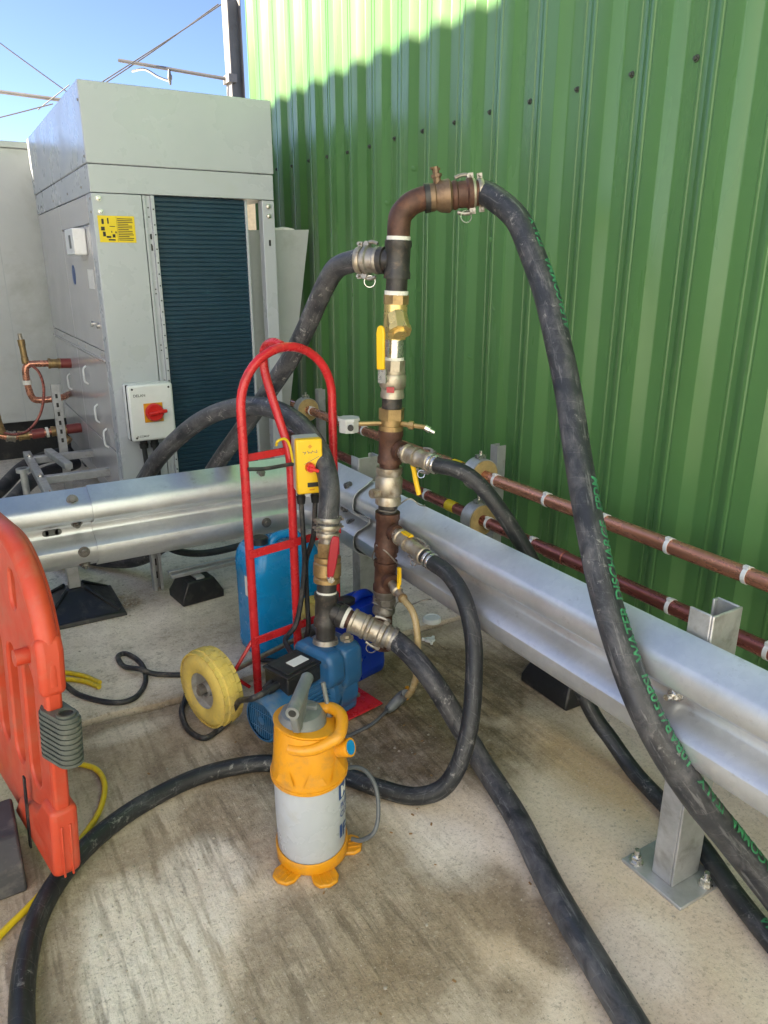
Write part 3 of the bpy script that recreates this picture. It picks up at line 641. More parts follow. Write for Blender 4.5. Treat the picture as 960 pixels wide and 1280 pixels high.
def post(x, y, along_y=True, base=True, zt=.69, z0=0):
    th = .006; z1 = z0 + .010
    mb = MB()                                  # C section, open towards +Y
    mb.b2(x - .052, x + .040, y - .030, y - .030 + th, z1, zt); mb.b2(x - .052, x - .052 + th, y - .0239, y + .028, z1, zt); mb.b2(x + .034, x + .040, y - .0239, y + .028, z1, zt); mb.b2(x + .020, x + .0339, y + .022, y + .028, z1, zt)
    p = part('post', mb, 'galvd', cbz, bevel=.0025)
    if base:
        bp = part('base_plate', MB().b2(x - .082, x + .066, y - .078, y + .090, z0, z1 - .0005), 'galvd', p, bevel=.002)
        for bx, by in ((x - .060, y + .066), (x + .022, y - .062), (x + .048, y + .068)):
            inst('anchor_bolt', BIGBOLT, p, (bx, by, z1), (0, 0, 1), random.random())
    return p
post(1.285, .832); post(1.285, 2.295, z0=FZ); post(1.285, -.9)
BN = V((-.82, 0, .57)).normalized()
fx = RB_X - .045
for (x, y, z, nrm) in ((RB_X - .0112, .845, RZ + .001, (-1, 0, 0)),):
    inst('bolt', BIGBOLT if z < RZ + .01 else RAILBOLT, cbz, (x, y, z), nrm, .3)
for y in (2.20, 2.24):
    pass
for (y, h, d, nz) in ((2.205, .112, .058, .62), (2.215, -.030, .046, .9), (2.30, .0, .022, 0)):
    inst('bolt', RAILBOLT, cbz, (RB_X - d - .004, y, RZ + h), V((-1, 0, nz)), .5)
for (x, h, d, nz) in ((.298, .113, .043, .62), (.302, .030, .036, -.8), (.308, -.062, .076, 0), (.312, -.124, .023, -1.2), (.955, .112, .058, .62), (.955, -.07, .087, 0)):
    inst('bolt', RAILBOLT, cbz, (x, RB_Y - d - .004, RZ + h), V((0, -1, nz)), random.random())
part('slot', MB().lathe((.245, RB_Y - .0118, RZ), (.245, RB_Y - .0125, RZ), [(0, .011), (1, .011)], 14).lathe((.205, RB_Y - .0118, RZ), (.205, RB_Y - .0125, RZ), [(0, .011), (1, .011)], 14).b2(.205, .245, RB_Y - .0125, RB_Y - .0118, RZ - .011, RZ + .011), 'greyink', cbz)

# ------------------------------------------------------------------ copper pipes along the wall
PX = 1.68
def long_pipe(z, mat, label, ties, coups, tags, r=.0225, y1=4.1):
    t = thing('copper_pipe', label, 'pipe', (PX, 1.5, z))
    part('tube', MB().cyl((PX, -1.2, z), (PX, y1, z), r, 18), mat, t)
    for y in ties: part('cable_tie', MB().lathe((PX, y - .006, z), (PX, y + .006, z), [(0, r + .002), (1, r + .002)], 18).box((PX - .01, y, z + r + .002), (.012, .014, .008)), 'white', t)
    for y in coups: part('coupling', MB().lathe((PX, y - .045, z), (PX, y + .045, z), [(0, r + .0008), (.02, r + .003), (.98, r + .003), (1, r + .0008)], 18), mat, t)
    for y in tags: part('pipe_marker', MB().lathe((PX, y - .028, z), (PX, y + .028, z), [(0, r + .0012), (1, r + .0012)], 18), 'stickeryel', t)
    return t
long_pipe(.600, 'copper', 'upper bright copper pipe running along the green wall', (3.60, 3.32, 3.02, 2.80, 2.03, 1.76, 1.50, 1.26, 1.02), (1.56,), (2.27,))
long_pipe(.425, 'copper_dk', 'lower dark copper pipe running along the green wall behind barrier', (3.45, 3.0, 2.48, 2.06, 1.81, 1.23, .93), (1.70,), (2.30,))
def pipe_bracket(y, label):
    t = thing('pipe_bracket', label, 'bracket', (PX + .09, y + .02, FZ), 'pipe support brackets')
    part('strut', MB().b2(PX + .075, PX + .079, y - .005, y + .036, FZ, .70).b2(PX + .079, PX + .116, y - .005, y - .001, FZ, .70).b2(PX + .079, PX + .116, y + .032, y + .036, FZ, .70), 'galvd', t)
    for z in (.600, .425):
        part('insulating_block', MB().lathe((PX, y - .032, z), (PX, y + .032, z), [(0, .024), (0, .060), (1, .060), (1, .024)], 24), 'foam', t)
        cl = part('clamp_band', MB().lathe((PX, y - .0285, z), (PX, y + .0285, z), [(0, .0605), (0, .0635), (1, .0635), (1, .0605)], 28), 'galvd', t)
        part('clamp_bolt', MB().box((PX, y, z + .070), (.034, .024, .014)).cyl((PX, y, z + .07), (PX, y, z + .092), .006, 8), 'bright', cl)
        part('clamp_arm', MB().b2(PX + .0636, PX + .0745, y + .004, y + .026, z - .012, z + .012), 'galvd', t)
    return t
pipe_bracket(2.13, 'nearer galvanised pipe bracket with two tan block clamps')
pipe_bracket(3.68, 'farther pipe bracket with tan block clamps behind the red loop')

# ------------------------------------------------------------------ red sack truck
CE = V((.983, .184, 0)).normalized(); CN = V((-.184, .983, 0)).normalized(); CL = V((.708, 1.995, 0)); CWD = .325
def cw_(e, n, z): return CL + CE * e + CN * n + V((0, 0, z))
CROT = Matrix((CE, CN, V((0, 0, 1)))).transposed()
ct = thing('sack_truck', 'red tubular sack truck with yellow tyres carrying the blue pump', 'sack truck', tuple(cw_(.16, 0, 0)))
zc = 1.125 - CWD / 2; lp = [cw_(0, 0, .03), cw_(0, 0, .3), cw_(0, 0, .6), cw_(0, 0, zc - .05)]
lp += [cw_(CWD / 2 - CWD / 2 * math.cos(a), 0, zc + CWD / 2 * math.sin(a)) for a in [math.pi * i / 20 for i in range(21)]]
lp += [cw_(CWD, 0, zc - .05), cw_(CWD, 0, .6), cw_(CWD, 0, .3), cw_(CWD, 0, .03)]
part('loop_frame', MB().tube(lp, .0135, 14), 'red', ct)
part('centre_bar', MB().tube(spline([cw_(.15, .004, 1.128), cw_(.148, .045, 1.135), cw_(.15, .095, 1.115), cw_(.152, .11, 1.06), cw_(.155, .085, .985), cw_(.158, .045, .90), cw_(.16, .012, .83), cw_(.16, .0, .76), cw_(.16, 0, .5), cw_(.16, 0, .03)], 6), .0135, 14), 'red', ct)
for z in (.525, .235): part('crossbar', MB().box(cw_(CWD / 2, -.0165, z), (CWD + .02, .006, .026), CROT), 'red', ct, bevel=.001)
part('crossbar', MB().box(cw_(.08, .01, .815), (.135, .006, .022), CROT), 'red', ct, bevel=.001)
part('toe_plate', MB().box(cw_(.125, -.145, .012), (.33, .27, .006), CROT), 'red', ct, bevel=.002)
part('axle_strut', MB().tube([cw_(0, .01, .23), cw_(-.075, .015, .135)], .006, 8).tube([cw_(-.02, .02, .06), cw_(-.075, .015, .12)], .006, 8), 'red', ct)
part('axle', MB().cyl(cw_(-.20, .010, .134), cw_(.345, .09, .134), .009, 10), 'steel', ct)
def wheel(c, ax):
    RR, rw = .132, .042
    ax = V(ax).normalized(); x = V((0, 0, 1)); y = ax.cross(x).normalized()
    prof = [(t * .92, q * .93) for t, q in [(-.036, .062), (-.043, .075), (-.044, .095), (-.040, .113), (-.030, .126), (-.015, .1315), (0, .133), (.015, .1315), (.030, .126), (.040, .113), (.044, .095), (.043, .075), (.036, .062)]]
    mb = MB(); seg = 48
    rs = []
    for (t, r) in prof:
        rs.append([c + ax * t + (x * math.cos(2 * math.pi * i / seg) + y * math.sin(2 * math.pi * i / seg)) * r for i in range(seg)])
    mb.rings(rs, True, False)
    wl_ = part('wheel', MB().lathe(c - ax * .034, c + ax * .034, [(0.02, .0700), (.0, .068), (.04, .064), (.30, .060), (.36, .045), (.38, .026), (.10, .022), (.9, .022), (.62, .026), (.64, .045), (.70, .060), (.96, .064), (1, .068), (.98, .0700)], 28, caps=False), 'hub', ct)
    ty = part('tyre', mb, 'tyre', wl_)
    tr = MB()                                  # tread blocks
    for k in range(26):
        a = 2 * math.pi * k / 26
        for t, dr, da in ((-.026, .1181, 0), (-.009, .1226, .06), (.009, .1226, 0), (.026, .1181, .06)):
            d = x * math.cos(a + da) + y * math.sin(a + da); tg = ax.cross(d)
            rot = Matrix((ax, tg, d)).transposed()
            tr.box(c + ax * t + d * (dr - .0008), (.0135, .026, .005), rot)
    part('tread', tr, 'tyre', ty, smooth=0)
    part('axle_cap', MB().cyl(c - ax * .045, c + ax * .045, .013, 12), 'steel', wl_)
wheel(V((.550, 1.970, .1245)), (.94, .27, 0)); wheel(cw_(.305, .085, .1245), CE)

# isolator on the sack truck
bx = thing('switch_box', 'yellow fronted grey switch box with small red knob on sack truck', 'switch', tuple(cw_(.165, -.05, .80)))
BR = Matrix.Rotation(R(-24), 3, 'Z') @ CROT
bc = cw_(.185, -.052, .782); bX, bY = BR @ V((1, 0, 0)), BR @ V((0, 1, 0)); UZ = V((0, 0, 1))
part('rear_case', MB().box(bc + bY * .012, (.078, .052, .165), BR), 'ltgrey', bx, bevel=.004)
part('front_cover', MB().box(bc - bY * .0295, (.079, .030, .167), BR), 'yellow', bx, bevel=.005)
kb = part('knob', MB().lathe(bc - bY * .045, bc - bY * .062, [(0, .015), (1, .013)], 16), 'redknob', bx)
part('pointer', MB().box(bc - bY * .066 + bX * .014 - UZ * .006, (.045, .008, .010), BR @ Matrix.Rotation(.35, 3, 'Y')), 'redknob', kb, bevel=.002)
mb = MB()
def bq(dx, dz, w, h, a=0): mb.box(bc - bY * .0449 + bX * dx + UZ * dz, (w, .0012, h), BR @ Matrix.Rotation(a, 3, 'Y'))
bq(.008, -.055, .034, .014)
part('label_window', mb, 'ink', bx)
mb = MB()
for i, (dx, dz, w, h, a) in enumerate(((-.016, .045, .010, .0016, .5), (-.013, .043, .010, .0016, -1.1), (-.004, .045, .010, .0016, 1.2), (.003, .043, .010, .0016, .2), (.008, .046, .009, .0016, -.9), (.017, .044, .012, .0016, .3), (.022, .047, .008, .0016, 1.3), (.006, .020, .05, .0012, -.45))): bq(dx, dz, w, h, a)
part('handwriting', mb, 'greyink', bx)
mb = MB(); bq(.002, .062, .010, .010, .78); bq(.004, -.070, .016, .005)
part('arrow_mark', mb, 'amber', bx)
for dx in (-.022, .022):
    part('gland', MB().lathe(bc + bX * dx - UZ * .0826, bc + bX * dx - UZ * .125, [(0, .012), (.4, .012), (.45, .015), (1, .012)], 12), 'black', bx)
g1, g2 = bc - bX * .022 - UZ * .12, bc + bX * .022 - UZ * .12
single('mains_cable', MB().tube(spline([g2, g2 + V((-.006, .01, -.12)), cw_(.19, -.022, .45), cw_(.19, -.02, .3), cw_(.185, -.022, .2), cw_(.185, .06, .06), cw_(.12, .20, .03)]), .0085, 8), 'cable', 'thinner black cable dropping straight down the sack truck centre bar', 'cable', tuple(g2))
single('flying_lead', MB().tube(spline([cw_(.0, -.02, .79), cw_(.05, -.03, .785), cw_(.12, -.03, .783), cw_(.15, -.03, .782)]), .006, 8), 'cable', 'short black lead between red upright and the switch box', 'cable', tuple(cw_(.05, 0, .79)))
single('earth_wire', MB().tube(spline([cw_(.10, -.02, .845), cw_(.10, -.03, .86), cw_(.125, -.03, .862), cw_(.14, -.03, .84), cw_(.148, -.03, .80), cw_(.15, -.03, .78)]), .004, 8), 'yelhose', 'curl of yellow earth wire above the switch box', 'wire', tuple(cw_(.12, -.02, .84)))

# ------------------------------------------------------------------ pump
PA = V((.952, .306, 0)).normalized(); PN = V((-.306, .952, 0)).normalized(); PO = V((.617, 1.733, .118))
def pw(s_, n, z): return V((PO.x, PO.y, 0)) + PA * s_ + PN * n + V((0, 0, z))
PROT = Matrix((PA, PN, UZ)).transposed()
pu = thing('water_pump', 'blue electric water pump with black terminal box on red plate', 'pump', tuple(pw(.15, 0, .015)))
mo = part('motor', MB().lathe(pw(.075, 0, .118), pw(.225, 0, .118), [(0, .058), (1, .058)], 32), 'bluemetal', pu)
mb = MB()
for k in range(34):
    a = 2 * math.pi * k / 34
    d = PN * math.cos(a) + UZ * math.sin(a); tg = PA.cross(d); rot = Matrix((PA, tg, d)).transposed()
    mb.box(pw(.15, 0, .118) + d * .0615, (.145, .0032, .010), rot)
part('cooling_fins', mb, 'bluemetal', mo, smooth=0)
fc = part('fan_cover', MB().lathe(pw(0, 0, .118), pw(.085, 0, .118), [(0, .058), (.0, .064), (.10, .0705), (.9, .0715), (1, .069), (1, .06), (.12, .058)], 36, caps=False), 'bluemetal', pu)
part('fan', MB().lathe(pw(.012, 0, .118), pw(.02, 0, .118), [(0, .0575), (1, .0575)], 28), 'black', fc)
mb = MB()
for k in range(-6, 7):
    h = k * .0088; L_ = 2 * math.sqrt(max(.0583 ** 2 - h * h, 0)); mb.box(pw(.006, h, .118), (.004, .0034, L_), PROT)
for k in (-3, 3):
    h = k * .009; L_ = 2 * math.sqrt(.0583 ** 2 - h * h); mb.box(pw(.0045, 0, .118 + h), (.003, L_, .003), PROT)
mb.lathe(pw(.002, 0, .118), pw(.008, 0, .118), [(0, .013), (1, .013)], 14)
part('grille', mb, 'bluemetal', fc)
part('end_shield', MB().lathe(pw(.215, 0, .118), pw(.262, 0, .118), [(0, .066), (.2, .078), (.5, .080), (.55, .072), (1, .072)], 32), 'bluemetal', pu)
body = part('pump_body', MB().prism([(-.055, .02), (.060, .02), (.075, .06), (.080, .235), (.066, .262), (-.062, .262), (-.080, .24), (-.082, .150), (-.060, .105)], pw(.262, 0, 0), PN, UZ, PA, .082), 'bluemetal', pu, bevel=.016, seg=3)
part('top_chamber', MB().prism([(-.070, .150), (.082, .150), (.084, .240), (.070, .266), (-.066, .266), (-.086, .244), (-.090, .175)], pw(.200, 0, 0), PN, UZ, PA, .0615), 'bluemetal', pu, bevel=.014, seg=3)
part('volute', MB().lathe(pw(.255, 0, .100), pw(.352, 0, .100), [(0, .074), (.7, .076), (1, .050)], 32), 'bluemetal', pu)
part('priming_plug', MB().lathe(pw(.318, -.035, .262), pw(.318, -.035, .280), [(0, .022), (.5, .022), (.55, .014), (1, .013)], 8), 'nickel', pu)
PB = shared(MB().lathe((0, 0, 0), (0, 0, .008), [(0, .0085), (.8, .0085), (1, .006)], 6), 'pump_bolt', 'steel')
for k in range(6):
    a = math.pi / 3 * k + .3; inst('bolt', PB, pu, pw(.2146, .068 * math.cos(a), .118 + .068 * math.sin(a)), -PA, .2)
for n_, z_ in ((-.062, .19), (.062, .19), (-.05, .06), (.05, .06)): inst('bolt', PB, pu, pw(.3442, n_, z_), PA, .4)
for n_ in (-.05, .05): part('foot', MB().box(pw(.15, n_, .033), (.11, .03, .034), PROT), 'bluemetal', pu, bevel=.004)
tb = part('terminal_box', MB().box(pw(.137, 0.012, .205), (.128, .104, .052), PROT), 'black', pu, bevel=.004)
part('terminal_lid', MB().box(pw(.137, 0.012, .236), (.136, .112, .0085), PROT).box(pw(.137, .012, .2425), (.112, .088, .004), PROT), 'black', tb, bevel=.0025)
part('rating_label', MB().box(pw(.150, .004, .2453), (.060, .036, .0008), PROT), 'paper', tb)
part('gland', MB().lathe(pw(.074, .005, .20), pw(.034, .005, .198), [(0, .012), (.5, .012), (.52, .014), (1, .012)], 12), 'black', tb)
single('motor_cable', MB().tube(spline([g1, g1 + V((.003, 0, -.12)), cw_(.178, -.03, .45), cw_(.16, -.03, .33), cw_(.13, -.035, .25), cw_(.08, -.05, .22), cw_(.04, -.14, .205), pw(.036, .02, .199)]), .0085, 8), 'cable', 'thick black cable from switch box running down to the motor', 'cable', tuple(g1))
single('motor_lead', MB().tube(spline([pw(.040, .005, .198), pw(-.01, .02, .188), (.590, 1.84, .13), (.575, 1.885, .05), (.545, 1.905, .012), (.492, 1.888, .011), (.464, 1.956, .011), (.474, 2.057, .011), (.50, 2.11, .015), (.525, 2.16, .023), (.55, 2.21, .023)]), .009, 9), 'cable',
       'black motor lead looping on the floor in front of yellow wheel', 'cable', (.5, 1.95, 0))
single('floor_cable', MB().tube(spline([(.10, 2.55, FZ + .009), (.169, 2.423, FZ + .009), (.211, 2.303, FZ + .009), (.290, 2.205, FZ + .009), (.357, 2.192, FZ + .009), (.413, 2.268, FZ + .009), (.432, 2.395, FZ + .009), (.404, 2.500, FZ + .009), (.372, 2.495, FZ + .009), (.375, 2.411, FZ + .012), (.415, 2.335, FZ + .026), (.46, 2.30, FZ + .012), (.56, 2.245, FZ + .009), (.70, 2.22, FZ + .009)]), .009, 9), 'cable',
       'black cable with a single loop on the pale slab near orange barrier', 'cable', (.3, 2.3, FZ))

# ------------------------------------------------------------------ pipe fittings
def ring(t, name, mat, p0, p1, r, lip=1.12, n=14, hexa=False):
    if hexa: return part(name, MB().lathe(p0, p1, [(0, r * .95), (.12, r), (.88, r), (1, r * .95)], 6, .3), mat, t)
    return part(name, MB().lathe(p0, p1, [(0, r * lip), (.16, r * lip), (.22, r), (.78, r), (.84, r * lip), (1, r * lip)], 22), mat, t)
def camlock(t, p0, p1, r, mat='nickel', levers=True, up=None):
    """coupling from p0 (pipe side) to p1 (hose side) with two lever arms, rings and hose clamps"""
    p0, p1 = V(p0), V(p1); d = p1 - p0; z = d.normalized(); L_ = d.length
    a = V(up) if up else z.orthogonal(); a = (a - z * a.dot(z)).normalized()
    c = part('cam_coupling', MB().lathe(p0, p1, [(0, r * 1.05), (.10, r * 1.25), (.16, r * 1.25), (.2, r * 1.12), (.45, r * 1.15), (.5, r * 1.34), (.62, r * 1.36), (.66, r * 1.1), (1, r * 1.05)], 24), mat, t)
    if levers:
        for s_ in (1, -1):
            b = p0 + d * .52 + a * s_ * r * 1.42
            part('cam_lever', MB().tube(spline([b + z * .012, b + a * s_ * r * .20, b - z * L_ * .16 + a * s_ * r * .22, b - z * L_ * .36 + a * s_ * r * .05], 5), r * .17, 8).lathe(b - z.cross(a) * r * .35 + z * .006, b + z.cross(a) * r * .35 + z * .006, [(0, r * .28), (1, r * .28)], 10), 'steel', c)
        q = p0 + d * .40 - a * r * 1.9
        part('pull_ring', MB().torus(q, z.cross(a) + z * .3, r * .52, .0016, 20, 6), 'bright', c)
    return c
def hose_clamp(t, c, axis, r, mat='steel', w=.016, ears=None):
    c, ax = V(c), V(axis).normalized()
    cl = part('hose_clamp', MB().lathe(c - ax * w / 2, c + ax * w / 2, [(0, r + .0005), (0, r + .003), (.25, r + .0045), (.75, r + .0045), (1, r + .003), (1, r + .0005)], 24), mat, t)
    if ears:
        e = V(ears); e = (e - ax * e.dot(ax)).normalized(); s_ = ax.cross(e)
        for sg in (1, -1):
            part('clamp_ear', MB().box(c + e * sg * (r + .009), (.015, .010, .014), Matrix((e, s_, ax)).transposed()).cyl(c + e * sg * (r + .010) - s_ * .018, c + e * sg * (r + .010) + s_ * .018, .004, 8), 'steel', cl)
    return cl

# pump riser: tee, ball valve, clamps, up to the arching hose
RBm, RTp = V((.866, 1.814, .262)), V((.906, 1.851, .664))
def ra(z): return RBm + (RTp - RBm) * ((z - RBm.z) / (RTp.z - RBm.z))
ri = thing('pump_riser', 'pipe riser on the blue pump with tee and red-handled ball valve', 'pipework', tuple(RBm))
part('flange_nut', MB().lathe(ra(.262), ra(.276), [(0, .040), (1, .037)], 22), 'steel', ri)
part('nipple', MB().cyl(ra(.264), ra(.322), .0295, 22), 'blackpipe', ri)
ring(ri, 'tee', 'blackpipe', ra(.318), ra(.418), .034, 1.1)
part('nipple', MB().cyl(ra(.415), ra(.456), .0295, 22), 'blackpipe', ri)
part('thread_tape', MB().lathe(ra(.4155), ra(.424), [(0, .0305), (1, .0305)], 20), 'tape', ri)
bv = ring(ri, 'ball_valve', 'brass', ra(.452), ra(.53), .036, 1.12)
part('valve_body', MB().lathe(ra(.462), ra(.522), [(0, .030), (.2, .042), (.8, .042), (1, .03)], 22), 'brass', bv)
ring(ri, 'union_nut', 'brass', ra(.53), ra(.572), .033, 1.0, hexa=True)
part('nipple', MB().cyl(ra(.57), ra(.625), .027, 20), 'steel', ri)
vd = V((-.3, -.95, 0)).normalized(); vs_ = ra(.487)
part('valve_stem', MB().cyl(vs_ + vd * .03, vs_ + vd * .062, .009, 10), 'bright', bv)
hax = (UZ + V((.16, -.02, 0))).normalized(); hsd = hax.cross(vd).normalized()
hd = part('valve_handle', MB().prism([(-.009, -.008), (.009, -.008), (.0135, .03), (.0135, .10), (.009, .118), (-.009, .118), (-.0135, .10), (-.0135, .03)], vs_ + vd * .058 + UZ * .012, hsd, hax, vd, .011), 'redhandle', bv, bevel=.004)
part('handle_nut', MB().lathe(vs_ + vd * .062, vs_ + vd * .076, [(0, .011), (1, .010)], 6), 'bright', bv)
for z in (.595, .618, .640): hose_clamp(ri, ra(z) , RTp - RBm, .031, 'nickel' if z < .63 else 'steel', .015, (1, .2, 0) if z > .6 else None)
TC = ra(.368)
TD = V((.99, 1.702, .312)) - TC; TDn = TD.normalized()
part('tee_branch', MB().lathe(TC + TDn * .02, TC + TDn * .062, [(0, .030), (.5, .031), (.55, .037), (1, .037)], 20), 'blackpipe', ri)
part('thread_tape', MB().lathe(TC + TDn * .060, TC + TDn * .072, [(0, .034), (1, .033)], 20), 'tape', ri)
part('branch_nipple', MB().lathe(TC + TDn * .070, TC + TDn * .10, [(0, .029), (1, .029)], 20), 'rustpipe', ri)
ring(ri, 'branch_coupler', 'nickel', TC + TDn * .085, TC + TDn * .135, .036, 1.08)
camlock(ri, TC + TDn * .133, TC + TDn * .225, .030, up=(.2, -.1, 1)); 
for k in (.20, .222): hose_clamp(ri, TC + TDn * k, TD, .0325, 'steel', .013)
D0 = TC + TDn * .195

# manifold standpipe
MBo, MTo = V((1.09, 1.855, .15)), V((1.125, 1.825, 1.415))
def ma(z): return MBo + (MTo - MBo) * ((z - MBo.z) / (MTo.z - MBo.z))
mf = thing('standpipe', 'tall standpipe of mixed brass and rusty fittings against the crash barrier', 'standpipe', tuple(MBo))
def mring(name, mat, z0, z1, r, **k): return ring(mf, name, mat, ma(z0), ma(z1), r, **k)
def mcyl(name, mat, z0, z1, r, seg=22): return part(name, MB().cyl(ma(z0), ma(z1), r, seg), mat, mf)
mcyl('end_cap', 'rustpipe', .165, .20, .036, 8)
mcyl('nipple', 'rustpipe', .19, .30, .029)
mring('union', 'steel', .292, .372, .033); mcyl('union_nut', 'steel', .325, .345, .038, 8)
mring('tee', 'rustpipe', .372, .470, .034, lip=1.1)
mcyl('nipple', 'rustpipe', .46, .51, .0295); mring('collar', 'rustpipe', .488, .502, .034, lip=1.05)
mring('tee', 'rustpipe', .502, .632, .035, lip=1.1)
mcyl('nipple', 'blackpipe', .62, .662, .0295)
vb = mring('ball_valve', 'nickel', .660, .775, .036, lip=1.1)
part('valve_waist', MB().lathe(ma(.685), ma(.75), [(0, .036), (.15, .0415), (.85, .0415), (1, .036)], 22), 'nickel', vb)
part('drain_plug', MB().lathe(ma(.700) + V((-.03, -.005, 0)), ma(.703) + V((-.066, -.012, 0)), [(0, .012), (.6, .012), (.65, .015), (1, .014)], 12), 'nickel', vb)
mcyl('nipple', 'rustpipe', .772, .792, .0305)
mring('tee', 'rustpipe', .788, .888, .0345, lip=1.08)
mring('collar', 'brass', .886, .902, .036, lip=1.0)
mring('brass_union', 'brass', .902, .920, .031, lip=1.0)
mcyl('hex_nut', 'brass', .920, .953, .0385, 6)
mcyl('nipple', 'blackpipe', .950, .985, .0295)
v2 = mring('ball_valve', 'nickel', .984, 1.062, .033, lip=1.06)
part('valve_waist', MB().lathe(ma(1.01), ma(1.055), [(0, .033), (.15, .0385), (.85, .0385), (1, .033)], 22), 'nickel', v2)
mcyl('hex_end', 'nickel', 1.060, 1.092, .034, 8)
part('thread_tape', MB().cyl(ma(1.091), ma(1.100), .0295, 20), 'tape', mf)
mcyl('nipple', 'bright', 1.098, 1.152, .0275)
sy = mring('strainer', 'gold', 1.168, 1.248, .033, lip=1.0)
part('strainer_leg', MB().lathe(ma(1.215) + V((-.008, -.02, 0)), ma(1.165) + V((-.02, -.062, 0)), [(0, .030), (.6, .031), (.62, .034), (.85, .034), (.87, .02), (1, .02)], 8), 'gold', sy)
part('strainer_end', MB().cyl(ma(1.150), ma(1.170), .032, 8), 'gold', sy)
mcyl('hex_nut', 'brass', 1.246, 1.271, .036, 8)
part('thread_tape', MB().cyl(ma(1.270), ma(1.282), .0335, 20), 'tape', mf)
mcyl('nipple', 'blackpipe', 1.278, 1.318, .0300)
mring('tee', 'blackpipe', 1.314, 1.414, .0345, lip=1.08)
part('thread_tape', MB().cyl(ma(1.412), ma(1.424), .0325, 20), 'tape', mf)
el = [ma(1.420), ma(1.455), ma(1.48) + V((.006, 0, 0)), V((1.158, 1.815, 1.506)), V((1.185, 1.80, 1.519)), V((1.205, 1.789, 1.524))]
part('elbow', MB().tube(spline(el, 6), .0315, 20), 'rustpipe', mf)
ed = V((1.309, 1.735, 1.533)) - V((1.19, 1.798, 1.520)); edn = ed.normalized(); e0 = V((1.19, 1.798, 1.520))
ring(mf, 'elbow_collar', 'blackpipe', e0 + edn * .0, e0 + edn * .014, .037, 1.0)
cv = part('check_valve', MB().lathe(e0 + edn * .012, e0 + edn * .072, [(0, .036), (.25, .036), (.3, .033), (.5, .040), (.9, .044), (1, .038)], 12), 'bronze', mf)
part('drain_cock', MB().lathe(e0 + edn * .035 + V((0, 0, .03)), e0 + edn * .03 + V((-.004, 0, .075)), [(0, .011), (.4, .011), (.42, .015), (.6, .015), (.62, .009), (1, .009)], 8).box(e0 + edn * .03 + V((-.004, 0, .07)), (.03, .006, .006)), 'bronze', cv)
camlock(mf, e0 + edn * .070, e0 + edn * .165, .030, 'rustpipe', up=(.3, 0, 1))
hose_clamp(mf, e0 + edn * .128, edn, .035, 'nickel', .016, (0, .1, 1)); hose_clamp(mf, e0 + edn * .152, edn, .0325, 'nickel', .014, (0, .1, 1))
CS = e0 + edn * .120
# upper left branch to the hose running behind
tl = ma(1.362); ld = V((-.56, .83, 0)).normalized()
part('tee_branch', MB().lathe(tl + ld * .02, tl + ld * .055, [(0, .030), (.5, .030), (.55, .036), (1, .036)], 20), 'blackpipe', mf)
camlock(mf, tl + ld * .052, tl + ld * .125, .030, 'steel', up=(.2, 0, 1)); hose_clamp(mf, tl + ld * .115, ld, .033, 'nickel', .016, (.1, 0, 1))
BS = tl + ld * .09
# right branches
def branch(z, tgt, r, tlen, valve=True):
    c = ma(z); d = (V(tgt) - c); dn = d.normalized(); L_ = d.length
    part('tee_branch', MB().lathe(c + dn * .02, c + dn * .052, [(0, r * .95), (.5, r * .95), (.55, r * 1.25), (1, r * 1.25)], 18), 'rustpipe', mf)
    part('branch_nipple', MB().cyl(c + dn * .05, c + dn * .075, r * .85, 16), 'bright', mf)
    b = ring(mf, 'branch_valve', 'nickel', c + dn * .070, c + dn * (.070 + tlen), r * 1.05, 1.15)
    camlock(mf, c + dn * (.068 + tlen), V(tgt), r * .88, up=(.4, -.1, 1))
    for k in (.012, .028): hose_clamp(mf, V(tgt) - dn * k, d, r * .98, 'bright', .010)
    return c, dn, b
c1, d1, b1 = branch(.835, (1.150, 1.640, .818), .024, .045)
h1 = c1 + d1 * .095
part('valve_handle', MB().tube(spline([h1 - UZ * .022, h1 - UZ * .034 + V((.0, -.006, 0)), h1 - UZ * .075 + V((.0, -.022, 0)), h1 - UZ * .11 + V((.002, -.035, 0))]), .0075, 8), 'yellow', b1)
c2, d2, b2_ = branch(.583, (1.112, 1.600, .545), .022, .05)
h2 = c2 + d2 * .10
part('valve_handle', MB().box(h2 + V((0, 0, .026)) + d2 * .01, (.016, .045, .006)), 'yellow', b2_)
c3 = ma(.420); d3 = (V((1.075, 1.70, .400)) - c3).normalized()
part('tee_branch', MB().lathe(c3 + d3 * .02, c3 + d3 * .056, [(0, .024), (.5, .024), (.55, .030), (1, .030)], 18), 'rustpipe', mf)
b3 = part('branch_valve', MB().lathe(c3 + d3 * .055, c3 + d3 * .135, [(0, .014), (.3, .014), (.35, .018), (.6, .018), (.65, .013), (1, .013)], 12), 'nickel', mf)
part('valve_handle', MB().box(c3 + d3 * .105 + V((.004, 0, .052)), (.008, .012, .055)).cyl(c3 + d3 * .105, c3 + d3 * .105 + V((.003, 0, .03)), .006, 8), 'yellow', b3)
hose_clamp(mf, c3 + d3 * .142, d3, .0105, 'brass', .010)
